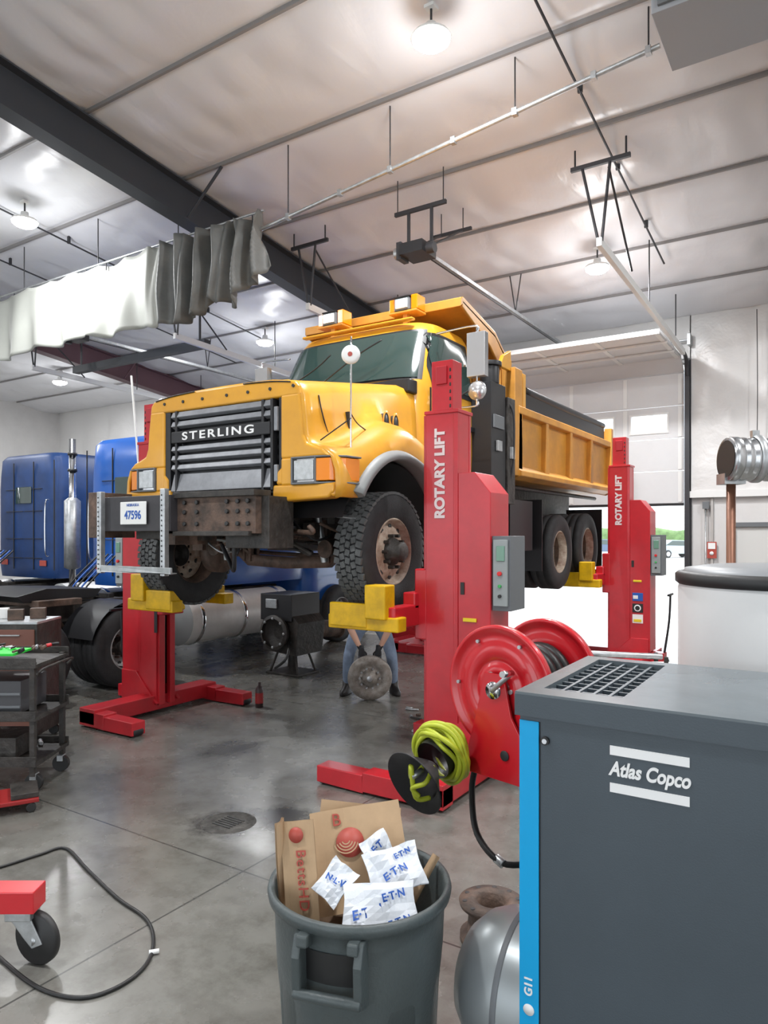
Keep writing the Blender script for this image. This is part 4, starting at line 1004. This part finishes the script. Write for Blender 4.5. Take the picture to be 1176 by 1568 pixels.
# ================================================================ TRASH CAN
tb=empty('trash_can',CW(-.084,2.47,0),YAW); m=M()
N=64
def bring(r,z,flute=0): return [( (r-(flute*(1 if (i//4)%2 else 0)))*math.cos(2*PI*i/N),(r-(flute*(1 if (i//4)%2 else 0)))*math.sin(2*PI*i/N),z) for i in range(N)]
rs=[bring(.235,0),bring(.25,.01),bring(.255,.05,.006),bring(.275,.45,.010),bring(.285,.54,.004),bring(.288,.60),bring(.293,.72),bring(.296,.755),bring(.314,.765),bring(.318,.785),bring(.314,.80),bring(.300,.803),bring(.292,.79),bring(.285,.7),bring(.25,.06),bring(.0001,.05)]
m.loft(rs,bing,caps=False)
m.add(bring(.235,0),[tuple(range(N))],bing)
m.build('bin_body',tb)
m=M()
for a in(-106,74):
    A=math.radians(a)
    m.T=Matrix.Rotation(A,4,'Z')@Matrix.Translation((.285,0,0))
    for s in(-1,1):
        m.prism([(-.03,.54),(-.02,.76),(.03,.76),(.055,.70),(.05,.60),(.03,.56)],'y',s*.10-.014,s*.10+.014,bing)
        m.prism([(-.02,.71),(-.02,.765),(.045,.765),(.05,.73)],'y',s*.082-.018,s*.082+.018,bing)
    m.cyl((.042,-.11,.585),(.042,.11,.585),.017,bing,12)
    m.grid(lambda u,v:Vector((math.sqrt(.2935**2-((u-.5)*.17)**2)-.285+.003-(.0055*(1-v)),(u-.5)*.17,.605+.10*v)),10,4,txtk)
m.T=Matrix(); m.build('bin_handles',tb,bevel=.006)
def panel(name,c,w,h,R,mt,th=.006):
    m=M(); nx=8
    def g(side):
        return lambda u,v: Vector(c)+R@Vector(((u-.5)*w,side*th/2+.006*math.sin(u*5+v*3),(v-.5)*h))
    m.grid(g(-1),nx,nx,mt,False); m.grid(g(1),nx,nx,mt,False)
    return m.build(name,tb,merge=False)
R1=RZ(0)@RX(-30)@RY(-9)
pc=Vector((.0,.06,.85))
panel('cardboard_flap_1',pc,.33,.34,R1,card); panel('cardboard_flap_1b',(-.02,.13,.82),.30,.36,RX(-20)@RY(6),card)
mm=M(); mm.T=Matrix.Translation(pc+R1@Vector((-.03,-.012,.05)))@R1.to_4x4()
mm.lathe([(.0,0),(.05,0),(.05,.002),(0,.002)],(0,0,0),(0,-1,0),txtr,28); 
for k in range(4): mm.lathe([(.012+.010*k,.003),(.016+.010*k,.003)],(-.014,0,.010),(0,-1,0),card,24,a0=.3,a1=2.8)
mm.T=Matrix(); mm.build('round_logo',tb)
text('B',.06,pc+R1@Vector((-.07,-.012,.13)),R1@RX(90),txtr,tb,'box_letter')
R2=RZ(-12)@RX(-10)@RY(-8)
panel('cardboard_box_side',(-.20,-.05,.80),.12,.42,R2,card); panel('cardboard_box_side2',(-.265,-.0,.81),.05,.40,RZ(60)@RY(-6),card)
c2=Vector((-.20,-.05,.80))
text('BettsHD',.05,c2+R2@Vector((.012,-.014,.02)),R2@RX(90)@RZ(-90),txtr,tb,'box_text',bold=0,space=1.12)
mm=M(); mm.T=Matrix.Translation(c2+R2@Vector((0.0,-.011,.165)))@R2.to_4x4(); mm.lathe([(0,0),(.026,0),(.026,.002),(0,.002)],(0,0,0),(0,-1,0),txtr,24); mm.T=Matrix(); mm.build('round_logo_small',tb)
def bagm(name,c,w,h,R,seed,lines):
    m=M(); c=Vector(c)
    def surf(u,v,side,off=0):
        d=.006*min(1,6*min(u,1-u,v,1-v))
        nn=noise.noise(Vector((u*2.2+seed,v*2.2,side*.3)))*.05
        fold=.012*abs(math.sin((u*1.3+v*.9)*4+seed))
        return c+R@Vector(((u-.5)*w*(1+.05*math.sin(v*5+seed)),-side*d+nn*.5+fold-off,(v-.5)*h*(1+.05*math.sin(u*5+seed))))
    m.grid(lambda u,v:surf(u,v,1),7,7,bag,False); m.grid(lambda u,v:surf(u,v,-1),7,7,bag,False)
    m.build(name,tb,merge=False)
    for k,(tx,sz,du,dv) in enumerate(lines):
        t=text(tx,sz,(0,0,0),RX(0),txtb,tb,f'{name}_text_{k}',ext=.0,bold=.001)
        ca,sa=math.cos(.2),math.sin(.2)
        for vt in t.data.vertices:
            x,z=vt.co.x*ca-vt.co.y*sa,vt.co.x*sa+vt.co.y*ca
            vt.co=surf(.5+(x+du)/w,.5+(z+dv)/h,1,.008)
bagm('paper_bag_1',(.07,-.15,.775),.24,.16,RX(-38)@RY(-4),1,[('E·T·N',.042,-.04,-.01),('E·T·N',.034,.05,.035),('E·T·N',.03,.06,-.045)])
bagm('paper_bag_2',(.12,-.03,.85),.19,.15,RX(-46)@RY(-16),2,[('E·T·N',.038,0,-.015),('E·T·N',.026,.04,.04)])
bagm('paper_bag_3',(-.08,-.08,.83),.10,.13,RX(-44)@RY(38),3,[('N·L·V',.03,0,0)])
bagm('paper_bag_4',(.06,.03,.895),.10,.09,RX(-34)@RY(-30),4,[('E·T',.03,0,0)])
m=M(); m.lathe([(0,.62),(.15,.64),(.27,.58)],(0,0,0),(0,0,1),mat('trash_dark_card',(.16,.10,.06),.9),20); m.build('trash_fill',tb)
panel('cardboard_scrap',(.22,.06,.76),.03,.2,RY(35)@RX(-20),card)
# ================================================================ FLOOR ITEMS
m=M(); P=[(-60,1345),(0,1330),(60,1311),(100,1301),(135,1335),(180,1378),(222,1408),(235,1440),(225,1478),(185,1512),(125,1531),(60,1516),(0,1470),(-60,1410)]
pts=[]
for p in P:
    v=F(*p); v.z=.009; pts.append(v)
m.tube(pts,.009,khose,8); v=F(228,1463); m.cyl((v.x,v.y,.014),(v.x+.03,v.y+.035,.014),.011,white,8); m.build('extension_cord')
m=M(); m.lathe([(0,.002),(.11,.002),(.115,.004),(.125,.004),(.13,.001),(.17,.001),(.175,.004),(.185,.003),(.19,.0)],(0,0,0),(0,0,1),mat('drain_cover_iron',(.10,.095,.085),.7,bump=.4,bscale=40,col2=(.02,.018,.016),vscale=12),40)
for k in range(6): m.box((-.08,-.075+k*.028,.002),(.08,-.065+k*.028,.006),txtk)
m.build('floor_drain_cover',loc=(1.02,-1.83,0))
jr=empty('shop_crane',CW(-1.74,3.3,0),YAW); m=M()
m.box((-1.1,-.06,.26),(.14,.06,.36),redr)
m.box((.0,-.05,.22),(.12,.05,.26),galv)
for s in(-1,1): m.prism([(.01,.24),(.11,.24),(.17,.11),(.12,.09),(.08,.14)],'y',s*.035-.004,s*.035+.004,galv)
m.box((-1.1,-.5,.26),(-.98,.5,.36),redr); m.box((-1.1,-.05,.3),(-1.0,.05,1.6),redr)
for s in (-1,1): m.cyl((-1.04,s*.42-.02,.1),(-1.04,s*.42+.02,.1),.1,txtk,20); m.box((-1.07,s*.42-.03,.1),(-1.01,s*.42+.03,.26),galv)
m.build('crane_leg',jr,bevel=.006)
m=M(); m.lathe([(0,-.022),(.05,-.022),(.055,-.018),(.11,-.022),(.122,-.012),(.122,.012),(.11,.022),(.055,.018),(.05,.022),(0,.022)],(.13,0,.124),(.35,1,0),txtk,32); m.lathe([(0,-.04),(.02,-.04),(.02,.04),(0,.04)],(.13,0,.124),(.35,1,0),galv,16); m.build('caster_wheel',jr)
tc_=empty('tool_cart',CW(-3.08,5.75,0),YAW); m=M()
for a in(-.38,.34):
    for b in(-.25,.25): m.box((a,b-.02,.12),(a+.04,b+.02,1.0),grm)
for z in(.2,.55,.96): m.box((-.4,-.29,z),(.4,.29,z+.03),grm); m.box((-.4,-.29,z+.03),(.4,-.28,z+.08),grm); m.box((-.4,.28,z+.03),(.4,.29,z+.08),grm)
m.box((-.36,-.22,.6),(.25,.2,.85),mat('drawer_dark',(.05,.05,.055),.4)); m.box((-.36,-.235,.64),(.25,-.22,.66),gry); m.box((-.36,-.235,.74),(.25,-.22,.76),gry)
m.box((-.3,-.2,1.04),(.18,.1,1.06),mat('green_tray',(.02,.65,.05),.5))
random.seed(11)
for k in range(36):
    a,b=random.uniform(-.34,.34),random.uniform(-.22,.22); t=random.uniform(0,3); L=random.uniform(.05,.14); z=random.choice([1.072,1.07,.255,.61])
    m.cyl((a,b,z),(a+L*math.cos(t)*.6,b+L*math.sin(t)*.6,z+.005),random.uniform(.008,.02),random.choice([galv,blk,rust,redr,chrome]),8)
m.box((-.3,-.2,.24),(.2,.15,.4),grm); m.tube([(.4,-.25,.9),(.44,-.25,.95),(.44,.25,.95),(.4,.25,.9)],.010,grm,8)
for a in(-.36,.36):
    for b in(-.23,.23): m.cyl((a,b-.02,.07),(a,b+.02,.07),.068,txtk,18); m.box((a-.025,b-.03,.09),(a+.025,b+.03,.14),galv)
m.build('cart_frame',tc_,bevel=.004)
dq=empty('parts_cabinet',CW(-3.55,6.9,0),YAW); m=M()
m.box((-.3,-.25,.1),(.3,.25,1.15),grm)
for k in range(5): m.box((-.28,-.265,.18+k*.19),(.28,-.25,.34+k*.19),mat('drawer_brown',(.16,.06,.04),.5)); m.box((-.15,-.285,.28+k*.19),(.15,-.265,.295+k*.19),galv)
for a in(-.25,.25):
    for b in(-.2,.2): m.cyl((a,b-.02,.05),(a,b+.02,.05),.05,txtk,14)
m.box((-.3,-.25,1.15),(.3,.25,1.17),galv)
for q in((-.2,.05),(0,-.05),(.15,.08)): m.cb((q[0],q[1],1.22),(.14,.1,.1),random.choice([grm,rust,white]),RZ(20))
m.build('drawers',dq,bevel=.006)
m=M(); m.T=Matrix.Translation(CW(-2.82,5.1,0))@Matrix.Rotation(YAW+.5,4,'Z')
m.box((-.4,-.16,.07),(.3,.16,.10),mat('creeper_dark_red',(.30,.015,.015),.5)); m.box((.12,-.14,.10),(.3,.14,.14),grm)
for k in range(5): m.box((-.35+k*.09,-.14,.10),(-.31+k*.09,.14,.115),grm)
for a in(-.34,.25):
    for b in(-.14,.14): m.cyl((a,b-.012,.035),(a,b+.012,.035),.034,txtk,14)
m.T=Matrix(); m.build('mechanics_creeper',bevel=.006)
m=M(); m.lathe([(0,0),(.045,0),(.045,.2),(.03,.24),(.018,.25),(.018,.29),(0,.29)],(0,0,0),(0,0,1),mat('bottle_dark',(.05,.03,.03),.4),20); m.lathe([(.0462,.05),(.0462,.17)],(0,0,0),(0,0,1),mat('creeper_dark_red',(.3,.02,.02),.5),20); m.build('spray_bottle',loc=F(397,1083))
random.seed(5); m=M()
for k in range(34):
    a=CW(random.uniform(.2,1.3),random.uniform(6.9,8.3)); t=random.uniform(0,6); L=random.uniform(.05,.2)
    m.cyl((a.x,a.y,.016),(a.x+L*math.cos(t),a.y+L*math.sin(t),.016),random.uniform(.008,.016),random.choice([grm,rust,galv,blk]),8)
m.build('scattered_hand_tools')
m=M(); m.tube([(1.55,2.9,.012),(1.8,2.9,.012),(2.3,3.0,.012),(2.6,3.4,.012),(2.2,4.2,.012),(2.3,5.2,.012)],.011,khose,8); m.build('lift_cable')
m=M(); m.T=Matrix.Translation(CW(2.9,8.2,0))@Matrix.Rotation(YAW,4,'Z')
m.box((-.5,-.15,.2),(.4,.15,.35),grm); m.cyl((-.4,0,.42),(.4,0,.42),.1,alu,24); m.cyl((-.55,.1,.6),(.35,.1,.56),.035,galv,12)
for a in(-.4,.3):
    for b in(-.15,.15): m.box((a-.02,b-.02,0),(a+.02,b+.02,.6),grm)
m.T=Matrix(); m.build('parts_rack',bevel=.004)
m=M()
for a in(2.9,3.4,3.9):
    m.cyl((a,5.2,0),(a,5.2,.6),.02,txtr,10)
m.tube([(2.7,5.2,.35),(2.9,5.2,.6),(3.9,5.2,.6)],.02,grm,10,sub=1); m.build('floor_stand_rail')
# ================================================================ OUTSIDE
def car(name,loc,rz,body):
    r=empty(name,loc,rz); m=M()
    m.prism([(-2.2,.35),(2.2,.35),(2.25,.7),(1.9,.95),(1.2,1.0),(.6,1.45),(-1.0,1.5),(-1.9,1.05),(-2.25,.95)],'y',-.85,.85,body)
    m.prism([(1.08,1.0),(.58,1.4),(-.95,1.43),(-1.6,1.05)],'y',-.87,.87,glass)
    for x in(-1.4,1.4):
        for s in(-1,1): m.cyl((x,s*.7,.33),(x,s*.9,.33),.33,txtk,20); m.cyl((x,s*.9,.33),(x,s*.92,.33),.2,galv,16)
    m.build('car_body',r,bevel=.06)
car('parked_car',CW(24.6,60,-.03),YAW+.3,mat('car_silver',(.35,.4,.45),.3,coat=.5)); car('parked_car',CW(21,66,-.03),YAW-.2,mat('car_dark',(.08,.12,.2),.3,coat=.5))
m=M()
def hedge(u,v):
    x=-90+200*u; h=3.3+1.6*noise.noise(Vector((x*.12,0,0)))+.8*noise.noise(Vector((x*.6,3,0)))
    a=PI*v; return Vector((x,135-3*math.cos(a)+noise.noise(Vector((x*.5,v*4,1))),math.sin(a)*h-.1))
m.grid(hedge,160,10,mat('foliage',(.16,.26,.10),.9,var=.4,vscale=1)); m.build('tree_line')
# ================================================================ LIGHT / WORLD / CAMERA
w=bpy.data.worlds.new('World'); scene.world=w; w.use_nodes=True
nt=w.node_tree; bg=nt.nodes['Background']; bg.inputs['Color'].default_value=(.86,.93,1,1); bg.inputs['Strength'].default_value=2.8
s=bpy.data.lights.new('sun','SUN'); s.energy=3.5; s.angle=.02; s.color=(1,.97,.93); so=bpy.data.objects.new('sun',s); so.rotation_euler=(math.radians(-28),math.radians(22),0); scene.collection.objects.link(so)
cd=bpy.data.cameras.new('camera'); co=bpy.data.objects.new('camera',cd); scene.collection.objects.link(co)
co.location=CAM; co.rotation_euler=(math.radians(90),0,YAW)
cd.sensor_fit='VERTICAL'; cd.sensor_height=36; cd.lens=1087/1568*36; cd.shift_y=33/1568; cd.clip_start=.05; cd.clip_end=500
scene.camera=co
scene.view_settings.view_transform='Standard'; scene.view_settings.exposure=0.22
